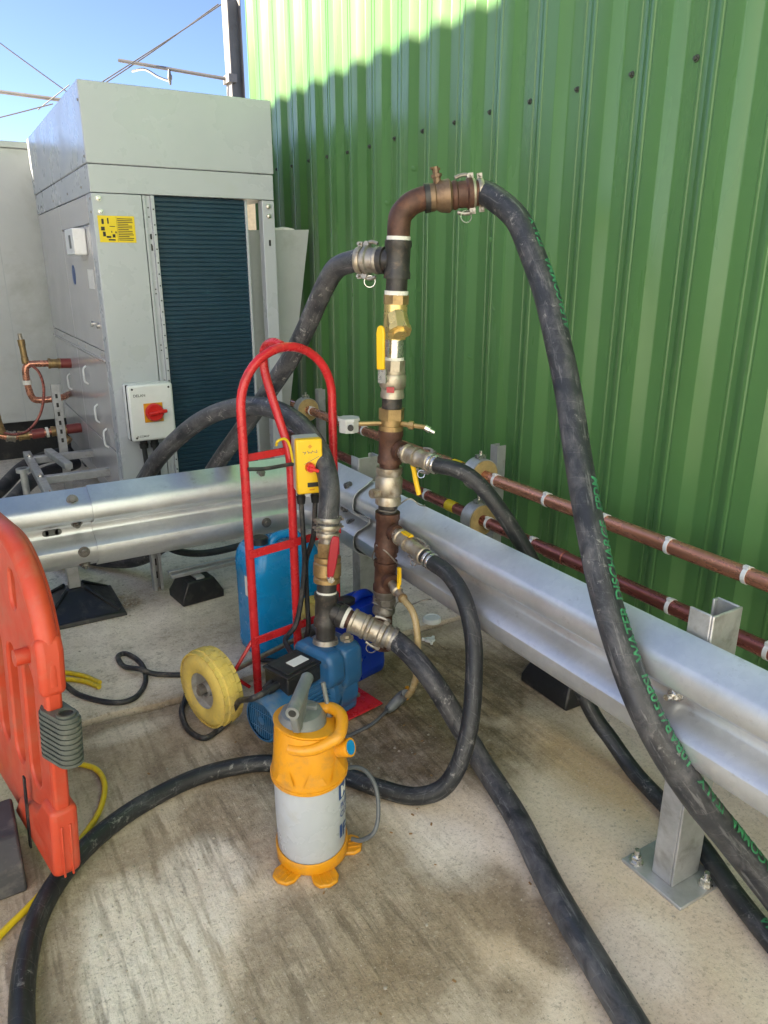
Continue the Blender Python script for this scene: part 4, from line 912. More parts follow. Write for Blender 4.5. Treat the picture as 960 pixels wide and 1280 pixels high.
# big yellow lever of the upper ball valve
q = ma(1.045); hn = V((-.90, -.44, 0)).normalized()
part('valve_stem', MB().cyl(q + hn * .03, q + hn * .056, .009, 10), 'bright', v2)
part('lever_plate', MB().box(q + hn * .056 + UZ * .010, (.005, .026, .045), Matrix((hn, UZ.cross(hn), UZ)).transposed()), 'bright', v2)
part('valve_handle', MB().prism([(-.0125, .0), (.0125, .0), (.0135, .10), (.010, .117), (0, .122), (-.010, .117), (-.0135, .10)], q + hn * .058 + UZ * .026, UZ.cross(hn), UZ, hn, .011), 'yellow', v2, bevel=.004)
part('maker_tag', MB().box(ma(1.012) + V((-.026, -.031, 0)), (.022, .003, .016), Matrix.Rotation(-.70, 3, 'Z')), 'redhandle', v2)
# gauge and drain cock on the brass union
ga = ma(.908)
gz = part('pressure_switch', MB().lathe(ga + V((-.115, .05, -.022)), ga + V((-.115, .05, .020)), [(0, .030), (.8, .030), (.82, .034), (1, .033)], 8), 'ltgrey', mf)
part('switch_stem', MB().cyl(ga, ga + V((-.09, .04, 0)), .007, 8), 'brass', gz)
part('port', MB().cyl(ga + V((-.125, .02, -.004)), ga + V((-.129, .012, -.004)), .009, 10), 'ink', gz)
part('drain_cock', MB().lathe(ga + V((.02, -.02, 0)), ga + V((.075, -.075, -.008)), [(0, .008), (.3, .008), (.32, .013), (.5, .013), (.52, .007), (1, .007)], 8), 'brass', mf)
part('drain_tip', MB().lathe(ga + V((.072, -.072, -.008)), ga + V((.092, -.092, -.022)), [(0, .010), (.5, .010), (.55, .006), (1, .006)], 8), 'bright', mf)
single('tie_wire', MB().tube(spline([ma(.645) + V((-.036, -.01, 0)), ma(.642) + V((0, -.036, .0)), ma(.642) + V((.036, -.005, .006)), (1.165, 1.815, .672), (1.19, 1.80, .652), (1.215, 1.81, .642), (1.235, 1.84, .63), (1.24, 1.87, .58), (1.235, 1.90, .50)]), .0022, 6), 'steel', 'thin grey wire lashing the standpipe to the barrier top', 'wire', tuple(ma(.645)))
single('tie_wire', MB().tube(spline([ma(.53) + V((-.037, 0, 0)), ma(.515) + V((-.02, -.034, 0)), ma(.48) + V((.01, -.038, 0)), ma(.455) + V((.034, -.015, 0)), ma(.45) + V((.02, .034, 0)), ma(.47) + V((-.03, .03, 0)), ma(.53) + V((-.037, 0, 0))]), .0022, 6), 'steel', 'thin wire wound diagonally round the lower standpipe', 'wire', tuple(ma(.5)))
single('tie_wire', MB().tube(spline([ma(.335) + V((-.043, 0, 0)), ma(.318) + V((0, -.045, 0)), ma(.325) + V((.042, -.02, 0)), (1.14, 1.76, .345), (1.155, 1.73, .365), (1.175, 1.72, .37), (1.2, 1.74, .355)]), .0022, 6), 'steel', 'thin wire from the bottom of the standpipe to barrier underside', 'wire', tuple(ma(.33)))

# ------------------------------------------------------------------ hoses
def hose(name, label, pts, r, mat, lettering=(), k=8, seg=18):
    P_ = spline(pts, k)
    t = thing(name, label, 'hose', tuple(P_[len(P_) // 2]))
    tb_ = part('tube', MB().tube(P_, r, seg), mat, t, smooth=60)
    for (txt, size, s0, fac, rev) in lettering:
        x = 0.
        for word in txt.split(' '):
            if word:
                wv, _f = text_faces(word, size); wd = max(v.x for v in wv)
                part('lettering', hose_text(word, size, P_, r, s0 - x if rev else s0 + x, fac, rev), 'greentext', tb_, smooth=0)
                x += wd
            x += size * .32
    return t
hose('rubber_hose', 'black hose arching from the pump riser over the barrier behind sack truck',
     [ra(.612), ra(.66), (.919, 1.869, .717), (.934, 1.916, .768), (.943, 1.992, .822), (.936, 2.102, .875), (.909, 2.227, .903), (.868, 2.373, .898), (.802, 2.518, .856), (.735, 2.651, .779), (.655, 2.794, .652), (.590, 2.92, .50), (.50, 3.10, .28), (.38, 3.35, .10), (.25, 3.65, .05), (.15, 4.0, .05), (0.0, 4.3, .05), (-.3, 4.6, .05)], .0315, 'hosedusty')
hose('rubber_hose', 'black hose leaving the standpipe top to the left behind the sack truck',
     [BS, tl + ld * .125, (1.030, 2.000, 1.345), (1.020, 2.045, 1.310), (1.012, 2.105, 1.245), (.999, 2.160, 1.170), (.975, 2.231, 1.072), (.949, 2.311, .986), (.923, 2.401, .895), (.884, 2.514, .779), (.842, 2.637, .654), (.805, 2.76, .52), (.75, 2.95, .30), (.62, 3.2, .10), (.45, 3.45, .05), (.25, 3.8, .05), (.05, 4.05, .05), (-.3, 4.3, .05)], .0305, 'hosedusty')
camdir = lambda p: V((0, 0, 1.35)) - p
def right_of(p):                                      # the print runs along the upper outer side of the arch
    return camdir(p).normalized() * .60 + V((.861, -.509, .25)) * .72
CP = [CS, e0 + edn * .155, (1.336, 1.672, 1.513), (1.348, 1.598, 1.462), (1.345, 1.530, 1.378), (1.338, 1.462, 1.285), (1.315, 1.384, 1.175), (1.288, 1.306, 1.060), (1.240, 1.210, .928), (1.181, 1.096, .796), (1.135, .990, .674), (1.112, .887, .550), (1.120, .804, .443), (1.160, .739, .345), (1.241, .692, .227), (1.290, .628, .137), (1.344, .558, .040), (1.36, .464, .032), (1.40, .34, .032)]
hose('discharge_hose', 'longest black hose with green lettering falling from standpipe top across barrier', CP, .0325, 'hose',
     [(w_, .034, s_, right_of, True) for w_, s_ in (('ALFAGOMMA', 1.93), ('ITALY', 1.69), ('10BAR/150PSI', 1.575), ('WATER', 1.352), ('DISCHARGE', 1.222), ('EPDM', 1.013), ('ALFAGOMMA', .535), ('ITALY', .30))], k=10)
hose('rubber_hose', 'thick black hose from the pump tee running over floor to bottom edge',
     [D0, TC + TDn * .225, (1.029, 1.580, .283), (1.052, 1.495, .225), (1.085, 1.415, .125), (1.098, 1.330, .055), (1.085, 1.230, .033), (1.053, 1.115, .0305), (.983, .925, .0305), (.930, .749, .0305), (.893, .617, .0305), (.846, .459, .0305)], .0305, 'hosedusty')
hose('rubber_hose', 'medium black hose looping from standpipe over the floor behind sprayer',
     [c2 + d2 * .20, (1.112, 1.600, .545), (1.115, 1.53, .535), (1.113, 1.455, .490), (1.098, 1.390, .405), (1.062, 1.335, .312), (1.020, 1.292, .215), (.978, 1.278, .125), (.935, 1.292, .060), (.880, 1.340, .028), (.820, 1.420, .024), (.767, 1.508, .024), (.698, 1.593, .024), (.598, 1.670, .024), (.493, 1.703, .024), (.381, 1.705, .024), (.245, 1.669, .024), (.137, 1.612, .024), (.053, 1.537, .024), (-.009, 1.445, .024), (-.048, 1.333, .024), (-.070, 1.193, .024), (-.073, 1.007, .024), (-.05, .8, .024)], .0235, 'hosenew')
hose('discharge_hose', 'thinner black hose with green lettering passing behind the barrier post',
     [c1 + d1 * .19, (1.150, 1.640, .818), (1.180, 1.596, .812), (1.212, 1.556, .786), (1.252, 1.515, .726), (1.297, 1.480, .645), (1.342, 1.446, .551), (1.392, 1.403, .394), (1.440, 1.283, .153), (1.458, 1.200, .075), (1.455, 1.105, .028), (1.425, .977, .024), (1.376, .840, .034), (1.325, .712, .026), (1.280, .586, .024), (1.230, .441, .024)], .0225, 'hosenew',
     [('ALFAGOMMA', .032, 1.78, (.1, -.3, 1), True)], k=10)
single('drain_hose', MB().tube(spline([c3 + d3 * .125, c3 + d3 * .155, (1.074, 1.655, .385), (1.073, 1.630, .352), (1.070, 1.615, .30), (1.068, 1.612, .24), (1.070, 1.622, .175), (1.073, 1.65, .115), (1.076, 1.675, .085)]), .0105, 10), 'tan', 'thin tan translucent hose hanging from the lowest standpipe valve', 'hose', (1.07, 1.63, .3))
single('yellow_hose', MB().tube(spline([(-.30, 1.22, .01), (-.181, 1.344, .011), (-.089, 1.440, .009), (-.030, 1.488, .009), (.030, 1.545, .009), (.103, 1.641, .009), (.162, 1.720, .011), (.195, 1.819, .011), (.186, 1.905, .011), (.131, 1.965, .011), (.07, 2.0, .011), (0, 2.03, .011), (-.2, 2.06, .011)]), .0075, 10), 'yelhose', 'yellow hose curving on floor under the orange barrier', 'hose', (.1, 1.7, 0))
single('yellow_hose', MB().tube(spline([(-.1, 2.60, .024), (.08, 2.54, .024), (.176, 2.485, .025), (.240, 2.42, .025), (.282, 2.345, .024)]), .0085, 10), 'yelhose', 'upper of two yellow hose ends on the slab beside black cable', 'hose', (.2, 2.4, FZ))
single('yellow_hose', MB().tube(spline([(-.1, 2.50, .024), (.08, 2.47, .024), (.172, 2.436, .024), (.235, 2.385, .024), (.276, 2.318, .024)]), .0085, 10), 'yelhose', 'lower of two yellow hose ends on the slab beside black cable', 'hose', (.2, 2.35, FZ))
hose('rubber_hose', 'dark hose sagging on the floor under the left barrier behind jerrycan', [(.66, 3.05, .30), (.70, 3.06, .21), (.76, 3.07, .155), (.86, 3.08, .12), (.98, 3.08, .115), (1.12, 3.08, .13), (1.3, 3.1, .16)], .016, 'rubber')
for i, (y, zz) in enumerate(((3.95, .17), (4.35, .16))):
    hose('rubber_hose', 'black hose on the floor beneath the strut frame, %s one' % ('nearer' if i == 0 else 'farther'), [(-.4, y - .3, .05), (-.05, y - .1, .10), (.15, y + .1, zz), (.35, y + .5, zz + .04), (.62, y + .9, zz)], .038, 'rubber')

# ------------------------------------------------------------------ jerrycans
def rrect(w, d, r, n=5):
    pts = []
    for cx, cy_, a0 in ((w / 2 - r, d / 2 - r, 0), (-w / 2 + r, d / 2 - r, 90), (-w / 2 + r, -d / 2 + r, 180), (w / 2 - r, -d / 2 + r, 270)):
        for i in range(n + 1):
            a = R(a0 + 90 * i / n); pts.append((cx + r * math.cos(a), cy_ + r * math.sin(a)))
    return pts
def jerrycan(name, label, c, rot, w, d, h, mat, capmat, cap_dx):
    t = thing(name, label, 'jerrycan', c); c = V(c); Rm = Matrix.Rotation(rot, 3, 'Z')
    def sec(z, sc, r): return [c + Rm @ V((x, y, z)) for x, y in rrect(w * sc, d * sc, r)]
    mb = MB(); mb.rings([sec(0, .90, .03), sec(.008, .96, .035), sec(.03, 1, .04), sec(h * .12, 1, .04), sec(h * .125, .985, .038), sec(h * .70, .985, .038), sec(h * .71, 1.0, .04), sec(h * .80, 1, .04), sec(h * .88, .97, .045), sec(h * .93, .90, .045), sec(h * .95, .84, .04)])
    b = part('body', mb, mat, t, smooth=50)
    # moulded carry handle bridging the top
    a0, a1 = -.30 * w if cap_dx > 0 else -.10 * w, .10 * w if cap_dx > 0 else .34 * w
    part('handle', MB().tube(spline([c + Rm @ V((a0, 0, h * .93)), c + Rm @ V((a0 + .02, 0, h * .985)), c + Rm @ V(((a0 + a1) / 2, 0, h * 1.0)), c + Rm @ V((a1 - .02, 0, h * .985)), c + Rm @ V((a1, 0, h * .93))]), .016, 10), mat, b)
    part('neck', MB().cyl(c + Rm @ V((cap_dx, 0, h * .94)), c + Rm @ V((cap_dx, 0, h * .975)), .026, 18), mat, b)
    cpz = MB().lathe(c + Rm @ V((cap_dx, 0, h * .965)), c + Rm @ V((cap_dx, 0, h * 1.02)), [(0, .030), (.85, .030), (1, .026)], 18)
    part('cap', cpz, capmat, t)
    return t, Rm
jt, jR = jerrycan('jerrycan', 'tall bright blue jerrycan standing behind the red sack truck', (.918, 2.300, FZ), math.atan2(CE.y, CE.x) - .12, .262, .205, .43, 'bluecan', 'black', -.065)
part('side_label', MB().box(V((.918, 2.300, FZ + .275)) + jR @ V((-.132, -.045, 0)), (.001, .075, .075), jR), 'paper', jt)
jerrycan('jerrycan', 'small dark blue jerrycan on the floor behind pump outlet pipe', (1.082, 2.015, 0), .25, .185, .135, .285, 'navycan', 'black', -.045)

# ------------------------------------------------------------------ pressure sprayer
SX, SY = .582, 1.325
sp_ = thing('pressure_sprayer', 'orange-yellow pump pressure sprayer with white tank standing on floor', 'sprayer', (SX, SY, 0))
def sv(z, dx=0, dy=0): return V((SX + dx, SY + dy, z))
RV = V((.861, -.509, 0)); TV = V((-.509, -.861, 0))      # right and towards the yard entrance
def so_(r_, t_, z): return V((SX, SY, z)) + RV * r_ + TV * t_
def round_part(name, mat, prof, seg=48, wave=None, parent=sp_, flute=None):
    mb = MB(); rs = []
    for z, r0 in prof:
        fl_ = [r0 * (1 + (flute(2 * math.pi * i / seg, z) if flute else 0)) for i in range(seg)]
        rs.append([V((SX + fl_[i] * math.cos(2 * math.pi * i / seg), SY + fl_[i] * math.sin(2 * math.pi * i / seg), z + (wave(2 * math.pi * i / seg, z) if wave else 0))) for i in range(seg)])
    mb.rings(rs, True, True); return part(name, mb, mat, parent, smooth=50)
tk = round_part('tank', 'tank', [(.012, .074), (.03, .081), (.15, .0825), (.245, .0825), (.262, .079), (.28, .068)])
aT = math.atan2(TV.y, TV.x)
round_part('base', 'amber', [(.006, .080), (.012, .085), (.058, .0862), (.063, .0842), (.060, .083)], wave=lambda a, z: (-.022 * (.5 + .5 * math.cos(a - aT)) if z > .05 else 0))
for a in (-.62, .42, 1.75):
    d = (TV * math.cos(a) + RV * math.sin(a)).normalized(); sd = UZ.cross(d)
    c = V((SX, SY, 0)) + d * .094
    ft = part('foot', MB().prism([(-.045, -.026), (.005, -.031), (.022, -.022), (.028, 0), (.022, .022), (.005, .031), (-.045, .026)], c + UZ * .001, d, sd, UZ, .010), 'amber', sp_, bevel=.003)
    for q in (-.012, 0, .012): part('rib', MB().box(c + sd * q + UZ * .0118 + d * .004, (.03, .003, .0022), Matrix((d, sd, UZ)).transposed()), 'amber', ft)
# shoulder: a fluted cover, higher at the handle side
round_part('shoulder', 'amber', [(.236, .084), (.240, .0868), (.252, .0872), (.258, .0858), (.285, .0842), (.318, .0805), (.352, .0760), (.366, .0735), (.368, .066), (.355, .060)], wave=lambda a, z: .010 * math.cos(a - aT + 1.2) if z > .3 else -.006 * math.cos(a - aT), flute=lambda a, z: (-.055 + .055 * abs(math.sin(2.5 * (a - aT) + .4)) * 1.6) if .27 < z < .34 else 0)
for a in (-.55, .25, .95):
    d = (TV * math.cos(a) + RV * math.sin(a)).normalized(); sd = UZ.cross(d); c = V((SX, SY, .258)) + d * .0885
    part('flute', MB().add([c - sd * .026, c + sd * .026, c + UZ * .052 - d * .0085, c - d * .012 + UZ * .0], [(0, 1, 2), (0, 2, 3), (1, 3, 2), (0, 3, 1)]), 'amber', sp_, smooth=0)
round_part('rim_band', 'amber', [(.2395, .0872), (.2405, .0895), (.2475, .0898), (.2490, .0874)], wave=lambda a, z: -.006 * math.cos(a - aT))
round_part('neck_band', 'amber', [(.3690, .0700), (.3700, .0765), (.3750, .0770), (.3765, .0700)], wave=lambda a, z: .010 * math.cos(a - aT + 1.2))
cl_ = so_(-.012, .004, 0)
def at_c(z): return V((cl_.x, cl_.y, z))
part('collar', MB().lathe(at_c(.350), at_c(.402), [(0, .055), (.25, .0580), (.3, .0555), (.6, .0555), (.7, .052), (.95, .046), (1, .038)], 32), 'greyplastic', sp_)
part('collar_teeth', MB().box(at_c(.404) + RV * .022 - TV * .008, (.030, .016, .014), Matrix.Rotation(-.7, 3, 'Z')).box(at_c(.402) - RV * .01 - TV * .025, (.04, .014, .012), Matrix.Rotation(-.5, 3, 'Z')), 'greyplastic', sp_, bevel=.003)
ha, hb = V((.515, 1.250, .455)), V((.600, 1.357, .460)); hdv = (hb - ha).normalized()
hdl = part('pump_handle', MB().lathe(ha, hb, [(.0, .0085), (0, .0150), (1, .0145), (1, .004)], 18), 'greyplastic', sp_)
part('handle_bore', MB().lathe(ha - hdv * .0004, ha + hdv * .002, [(0, .0088), (1, .0088)], 14), 'ink', hdl)
part('handle_web', MB().prism([(.022, .012), (.056, .008), (.085, .040), (.120, .070), (.136, .086), (.0, .078), (.002, .058)], V((ha.x, ha.y, .376)) + hdv * .004 - UZ.cross(hdv) * .009, V((hdv.x, hdv.y, 0)), UZ, UZ.cross(hdv), .018), 'greyplastic', hdl, bevel=.004)
# carry handle (D loop on the right), filler cap, outlet
CARRY = [(.588, 1.372, .350), (.600, 1.352, .372), (.621, 1.336, .383), (.642, 1.319, .386), (.649, 1.291, .383), (.639, 1.266, .375), (.620, 1.246, .364), (.600, 1.247, .357), (.578, 1.249, .351), (.555, 1.255, .347), (.535, 1.268, .345), (.519, 1.286, .345)]
part('carry_handle', MB().tube(spline(CARRY, 8), lambda t: .0125 + .002 * math.sin(math.pi * t), 14), 'amber', sp_)
part('outlet_nut', MB().lathe(so_(.046, -.026, .355), so_(.046, -.026, .392), [(0, .013), (.5, .013), (.55, .011), (1, .010)], 8), 'greyplastic', sp_)
part('outlet_stem', MB().tube([so_(.046, -.026, .385), so_(.034, -.040, .445)], .0055, 10), 'greyplastic', sp_)
cpv = (RV * .8 + TV * .35 + UZ * .35).normalized(); cpp = so_(.070, .030, .318)
part('pressure_valve', MB().lathe(cpp, cpp + cpv * .034, [(0, .019), (.5, .019), (.6, .021), (1, .021)], 18), 'amber', sp_)
part('valve_face', MB().lathe(cpp + cpv * .0338, cpp + cpv * .0352, [(0, .016), (1, .016)], 18), 'bluecan', sp_)
def tank_print(txt, size, a0, z, mat='logo', mb=None):
    """letters wrapped round the tank from angle a0 (from the front towards the right)"""
    mb = mb or MB(); vs, fs = text_faces(txt, size); out = []
    for v in vs:
        a = a0 + v.x / .0826; d = TV * math.cos(a) + RV * math.sin(a); out.append(V((SX, SY, z + v.y)) + d * .0834)
    return mb.add(out, fs)
def tank_patch(a0, a1, z0, z1, rr=.0831):
    mb = MB(); n_ = 8; mb.rings([[V((SX, SY, z)) + (TV * math.cos(a0 + (a1 - a0) * i / n_) + RV * math.sin(a0 + (a1 - a0) * i / n_)) * rr for i in range(n_ + 1)] for z in (z0, z1)], close=False, caps=False); return mb
part('logo_patch', tank_patch(1.02, 1.55, .186, .226), 'logo', tk); part('logo_letter', tank_print('M', .042, 1.10, .191), 'paper', tk, smooth=0)
mb = tank_print('PLUS', .020, 1.08, .160); tank_print('CLEAN', .022, 1.05, .136, mb=mb); part('print', mb, 'logo', tk, smooth=0)
part('logo_patch', tank_patch(1.02, 1.14, .080, .116), 'logo', tk); part('print', tank_print('F', .046, 1.15, .080), 'logo', tk, smooth=0)
single('sprayer_hose', MB().tube(spline([so_(.045, -.075, .15), so_(.075, -.09, .17), so_(.12, -.085, .175), so_(.152, -.055, .15), so_(.160, -.02, .10), so_(.150, .0, .06), so_(.12, .0, .035), so_(.095, -.01, .030)]), .0055, 8), 'greycable', 'thin grey hose hooping beside the sprayer tank', 'hose', tuple(so_(.12, -.05, 0)))
ln = thing('spray_lance', 'grey trigger lance of the sprayer lying on floor under hose', 'lance', (1.07, 1.73, 0))
part('grip', MB().tube(spline([(1.078, 1.690, .085), (1.090, 1.720, .058), (1.080, 1.735, .035), (1.050, 1.733, .018), (1.035, 1.730, .014)]), lambda t: .012 + .006 * math.sin(math.pi * min(1, t * 1.1)), 12), 'greyplastic', ln)
part('trigger', MB().box((1.108, 1.728, .055), (.012, .030, .045), Matrix.Rotation(.5, 3, 'X')), 'amber', ln, bevel=.004)
part('tail_hose', MB().tube(spline([(1.038, 1.731, .014), (.961, 1.698, .008), (.883, 1.683, .008), (.829, 1.670, .008), (.78, 1.62, .008), (.72, 1.52, .05), (.66, 1.42, .10), (.625, 1.385, .13)]), .0055, 8), 'greycable', ln)

# ------------------------------------------------------------------ orange barrier
bS = V((-.185, .983, 0)).normalized(); bT = V((.983, .185, 0)).normalized(); bZ = (UZ * math.cos(R(4.0)) + bT * math.sin(R(4.0))).normalized(); bT2 = bS.cross(bZ); bO = V((.058, 1.470, .070))
if bT2.dot(bT) < 0: bT2 = -bT2
def bw(s_, t_, z): return bO + bS * s_ + bT2 * t_ + bZ * z
ob_ = thing('plastic_barrier', 'orange plastic pedestrian barrier leaning at the left edge', 'barrier', tuple(bO))
RR_ = .25; HT = .745
outl = [(0, .03), (.02, 0), (1.6, 0), (1.6, HT)] + [(RR_ - RR_ * math.sin(a), HT - RR_ + RR_ * math.cos(a)) for a in [R(90) * i / 12 for i in range(13)]]
pn = MB().prism(outl, bw(0, -.016, 0), bS, bZ, bT2, .032)
def boolean_cut(mb, cutters):
    me = to_mesh(mb, 'tmp'); o = bpy.data.objects.new('tmp', me); COL.objects.link(o)
    cme = to_mesh(cutters, 'tmpc'); c = bpy.data.objects.new('tmpc', cme); COL.objects.link(c)
    md = o.modifiers.new('b', 'BOOLEAN'); md.operation = 'DIFFERENCE'; md.solver = 'EXACT'; md.object = c
    dg = bpy.context.evaluated_depsgraph_get(); dg.update(); r = bpy.data.meshes.new_from_object(o.evaluated_get(dg))
    out = MB(); out.v = [v.co.copy() for v in r.vertices]; out.f = [tuple(p.vertices) for p in r.polygons]
    for q in (o, c): bpy.data.objects.remove(q)
    return out
def stadium(cx, z0, z1, w, n_=8):
    r = w / 2; return [(cx + r * math.cos(R(180 * i / n_)), z1 - r + r * math.sin(R(180 * i / n_))) for i in range(n_ + 1)] + [(cx + r * math.cos(R(180 + 180 * i / n_)), z0 + r + r * math.sin(R(180 + 180 * i / n_))) for i in range(n_ + 1)]
cut = MB()
for i in range(10): cut.prism(stadium(.125 + i * .115, .165, .47, .075), bw(0, -.05, 0), bS, bZ, bT2, .1)
for i in range(6): cut.prism(stadium(.185 + i * .22, .575, .665, .045), bw(0, -.05, 0), bS, bZ, bT2, .1)
part('panel', boolean_cut(pn, cut), 'orange', ob_, bevel=.006, smooth=35)
rim = [bw(.018, 0, .04), bw(.018, 0, .3), bw(.018, 0, HT - RR_)] + [bw(RR_ - (RR_ - .018) * math.sin(a), 0, HT - RR_ + (RR_ - .018) * math.cos(a)) for a in [R(90) - R(90) * i / 14 for i in range(1, 15)]] + [bw(1.58, 0, HT - .018)]
part('rim', MB().tube(rim[:3], .0175, 16), 'orange', ob_); part('top_rim', MB().tube([rim[2] - bZ * .03] + rim[2:], .0235, 16), 'orange', ob_)
part('outer_rim', MB().tube([V(p) + bT2 * .020 + bS * .012 - bZ * .004 for p in rim[2:]], .0125, 12), 'orange', ob_)
BROT = Matrix((bS, bT2, bZ)).transposed()
part('upper_block', MB().prism([(-.004, .44), (.050, .455), (.062, .50), (.050, .555), (.010, .575), (-.004, .54)], bw(0, -.027, 0), bS, bZ, bT2, .054), 'orange', ob_, bevel=.014, seg=3)
part('lower_block', MB().prism([(-.008, .012), (.012, -.004), (.30, -.004), (.24, .07), (.09, .13), (.055, .175), (-.008, .175)], bw(0, -.029, 0), bS, bZ, bT2, .058), 'orange', ob_, bevel=.014, seg=3)
part('tenon_strap', MB().box(bw(.165, -.0312, .075), (.014, .004, .19), BROT), 'black', ob_)
for q in (-.009, .009): part('moulded_rib', MB().box(bw(-.0085, q, .07), (.006, .005, .13), BROT), 'orange', ob_, bevel=.002)
part('boss', MB().cyl(bw(.10, -.016, .50), bw(.10, -.045, .50), .018, 14), 'orange', ob_)
def clip_outline(g):                                  # hull of the socket round the post and the hook in front of it
    c0, r0_, c1_, r1_ = V((.018, 0)), .0245 + g, V((-.034, .012)), .0225 + g; ang = math.atan2(c1_.y - c0.y, c1_.x - c0.x); o_ = []
    for k in range(11): a = ang - math.pi / 2 + math.pi * k / 10; o_.append((c1_.x + r1_ * math.cos(a), c1_.y + r1_ * math.sin(a)))
    for k in range(11): a = ang + math.pi / 2 + math.pi * k / 10; o_.append((c0.x + r0_ * math.cos(a), c0.y + r0_ * math.sin(a)))
    return o_
kc = part('clip', MB().prism(clip_outline(0), bw(0, 0, .300), bS, bT2, bZ, .112), 'clip', ob_)
for i in range(9): part('rib', MB().prism(clip_outline(.0035), bw(0, 0, .302 + i * .0118), bS, bT2, bZ, .0065), 'clip', kc)
part('clip_hole', MB().lathe(bw(-.030, .011, .4122), bw(-.030, .011, .4130), [(0, .0145), (1, .0145)], 20), 'ink', kc)
part('clip_lip', MB().lathe(bw(-.030, .011, .412), bw(-.030, .011, .417), [(0, .0195), (1, .0195), (1, .0148), (0, .0148)], 20, caps=False), 'clip', kc)
bf = single('ballast_block', MB().prism([(0, 0), (.26, 0), (.25, .07), (.20, .115), (.06, .115), (.01, .07)], (-.80, 1.545, .001), (0, 1, 0), (0, 0, 1), (1, 0, 0), .775), 'footrubber', 'grey-black rubber foot block under the orange barrier', 'barrier foot', (-.3, 1.62, 0), bevel=.006)

# ------------------------------------------------------------------ supports and bits on the floor
fo = thing('support_foot', 'black pyramid rubber foot with galvanised stem under left barrier', 'support foot', (.315, 2.99, FZ))
rs = lambda h, w, d: [V((.315 + sx * w, 2.99 + sy * d, FZ + h)) for sx, sy in ((-1, -1), (1, -1), (1, 1), (-1, 1))]
part('pad', MB().rings([rs(0, .165, .155), rs(.018, .16, .15), rs(.022, .145, .135), rs(.095, .040, .036), rs(.105, .034, .03)]), 'black', fo, bevel=.004)
for sx, sy in ((-1, -1), (1, -1), (1, 1), (-1, 1)): part('web', MB().tube([V((.315 + sx * .14, 2.99 + sy * .13, FZ + .022)), V((.315 + sx * .036, 2.99 + sy * .032, FZ + .105))], .008, 6), 'black', fo)
part('stem', MB().b2(.292, .338, 2.967, 3.013, FZ + .106, .36), 'galvd', fo, bevel=.003)
gp = thing('strut_post', 'short galvanised strut channel standing under the left barrier', 'strut', (.652, 3.03, FZ))
part('channel', MB().b2(.632, .636, 3.01, 3.05, FZ, .45).b2(.6365, .668, 3.046, 3.05, FZ, .45).b2(.668, .672, 3.01, 3.05, FZ, .45).b2(.6365, .645, 3.01, 3.014, FZ, .45).b2(.659, .6675, 3.01, 3.014, FZ, .45), 'galvd', gp)
for i in range(6): part('slot', MB().b2(.6458, .6582, 3.040, 3.0455, .06 + i * .06, .09 + i * .06), 'ink', gp)
def rubber_block(c, label, rot=0., sx=.105, sy=.085, sz=.095):
    t = thing('rubber_block', label, 'support block', c, 'black rubber pipe support blocks'); c = V(c); Rm = Matrix.Rotation(rot, 3, 'Z')
    sec = lambda z, a, b: [c + Rm @ V((x * a, y * b, z)) for x, y in ((-1, -1), (1, -1), (1, 1), (-1, 1))]
    part('body', MB().rings([sec(0, sx, sy), sec(.03, sx, sy), sec(sz, sx * .62, sy * .8)]), 'black', t, bevel=.006)
    part('rail', MB().box(c + V((0, 0, sz + .006)), (.036, sy * 1.5, .010), Rm), 'galvd', t, bevel=.002)
    return t
rubber_block((.775, 2.875, FZ), 'black rubber block with short metal rail under the left barrier', .12, .092, .075, .095)
rubber_block((1.62, 1.56, 0), 'black rubber block under the right barrier near the thinner hose', .0, .09, .11)
sr = thing('strut_rail', 'pair of long thin galvanised strut rails lying behind blue jerrycan', 'strut', (1.0, 2.98, .14))
for dy in (0, .045): part('rail', MB().box((1.02, 2.875 + dy, .132), (.70, .016, .016), Matrix.Rotation(.06, 3, 'Z')), 'galvd', sr, bevel=.002)
lidt = thing('round_lid', 'round white plastic lid lying on the floor beyond standpipe', 'lid', (1.503, 2.169, FZ))
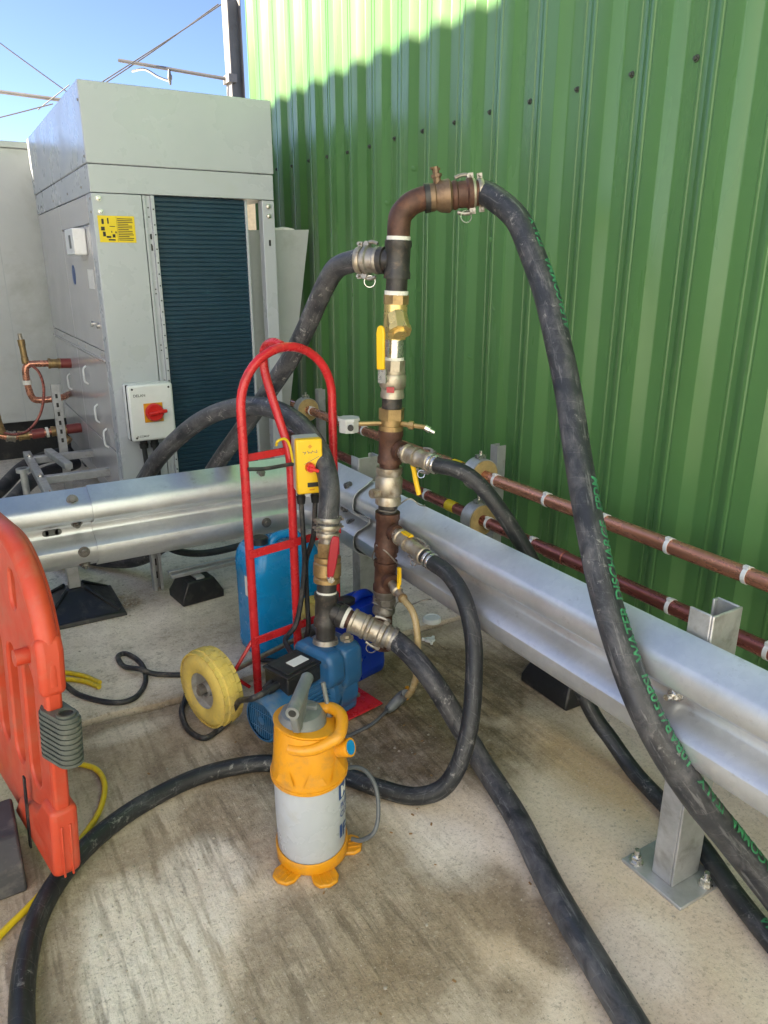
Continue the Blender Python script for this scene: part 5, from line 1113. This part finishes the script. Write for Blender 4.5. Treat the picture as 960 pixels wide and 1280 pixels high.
part('disc', MB().lathe((1.503, 2.169, FZ), (1.503, 2.169, FZ + .016), [(0, .036), (.7, .037), (1, .034)], 28), 'white', lidt); part('rim', MB().torus((1.503, 2.169, FZ + .016), (0, 0, 1), .030, .003, 28, 8), 'white', lidt)
wc = thing('white_connector', 'small white ring connector dropped on the wet floor', 'connector', (1.416, 2.056, 0))
part('ring', MB().torus((1.416, 2.056, .008), (.1, .1, 1), .016, .006, 20, 8), 'white', wc)
for a in (0.4, 2.4, 4.4): part('lug', MB().box((1.416 + .024 * math.cos(a), 2.056 + .024 * math.sin(a), .008), (.012, .010, .012), Matrix.Rotation(a, 3, 'Z')), 'white', wc, bevel=.002)
# grit and leaf litter: uncountable
mb = MB(); ml = MB()
def blob_rock(mb, c, r):
    n_ = 6; c = V(c); q = [random.uniform(.7, 1.2) for _ in range(n_)]
    mb.rings([[c + V((r * q[i] * k * math.cos(2 * math.pi * i / n_), r * q[i] * k * math.sin(2 * math.pi * i / n_), h * r)) for i in range(n_)] for k, h in ((.8, -.1), (1, .3), (.5, .75))])
for i in range(420):
    x, y = random.uniform(-.3, 1.75), random.uniform(.45, 3.4); z = FZ if y > 2.18 else 0
    if 2.09 < y <= 2.18: continue
    blob_rock(mb, (x, y, z), random.choice((.0012, .0016, .002, .002, .003, .0045)))
for i in range(170):
    blob_rock(mb, (random.gauss(.47, .05), random.gauss(2.96, .07), FZ), random.uniform(.002, .006))
for i in range(60): blob_rock(mb, (random.uniform(.0, .75), random.gauss(2.12, .018), -.003), random.uniform(.0015, .004))
single('loose_grit', mb, 'stone', 'fine loose grit scattered over the concrete floor', 'grit', kind='stuff', smooth=0)
for i in range(46):
    x, y = random.choice(((random.gauss(.95, .14), random.gauss(1.45, .2)), (random.uniform(.1, 1.4), random.uniform(.6, 2.05)))); a = random.uniform(0, 6.28); L_ = random.uniform(.002, .0055)
    ml.box((x, y, .0018), (L_ * 2, L_, .0012), Matrix.Rotation(a, 3, 'Z') @ Matrix.Rotation(random.uniform(-.3, .3), 3, 'X'))
single('leaf_litter', ml, 'leafbit', 'tiny brown leaf and rust flakes on the floor', 'litter', kind='stuff', smooth=0)
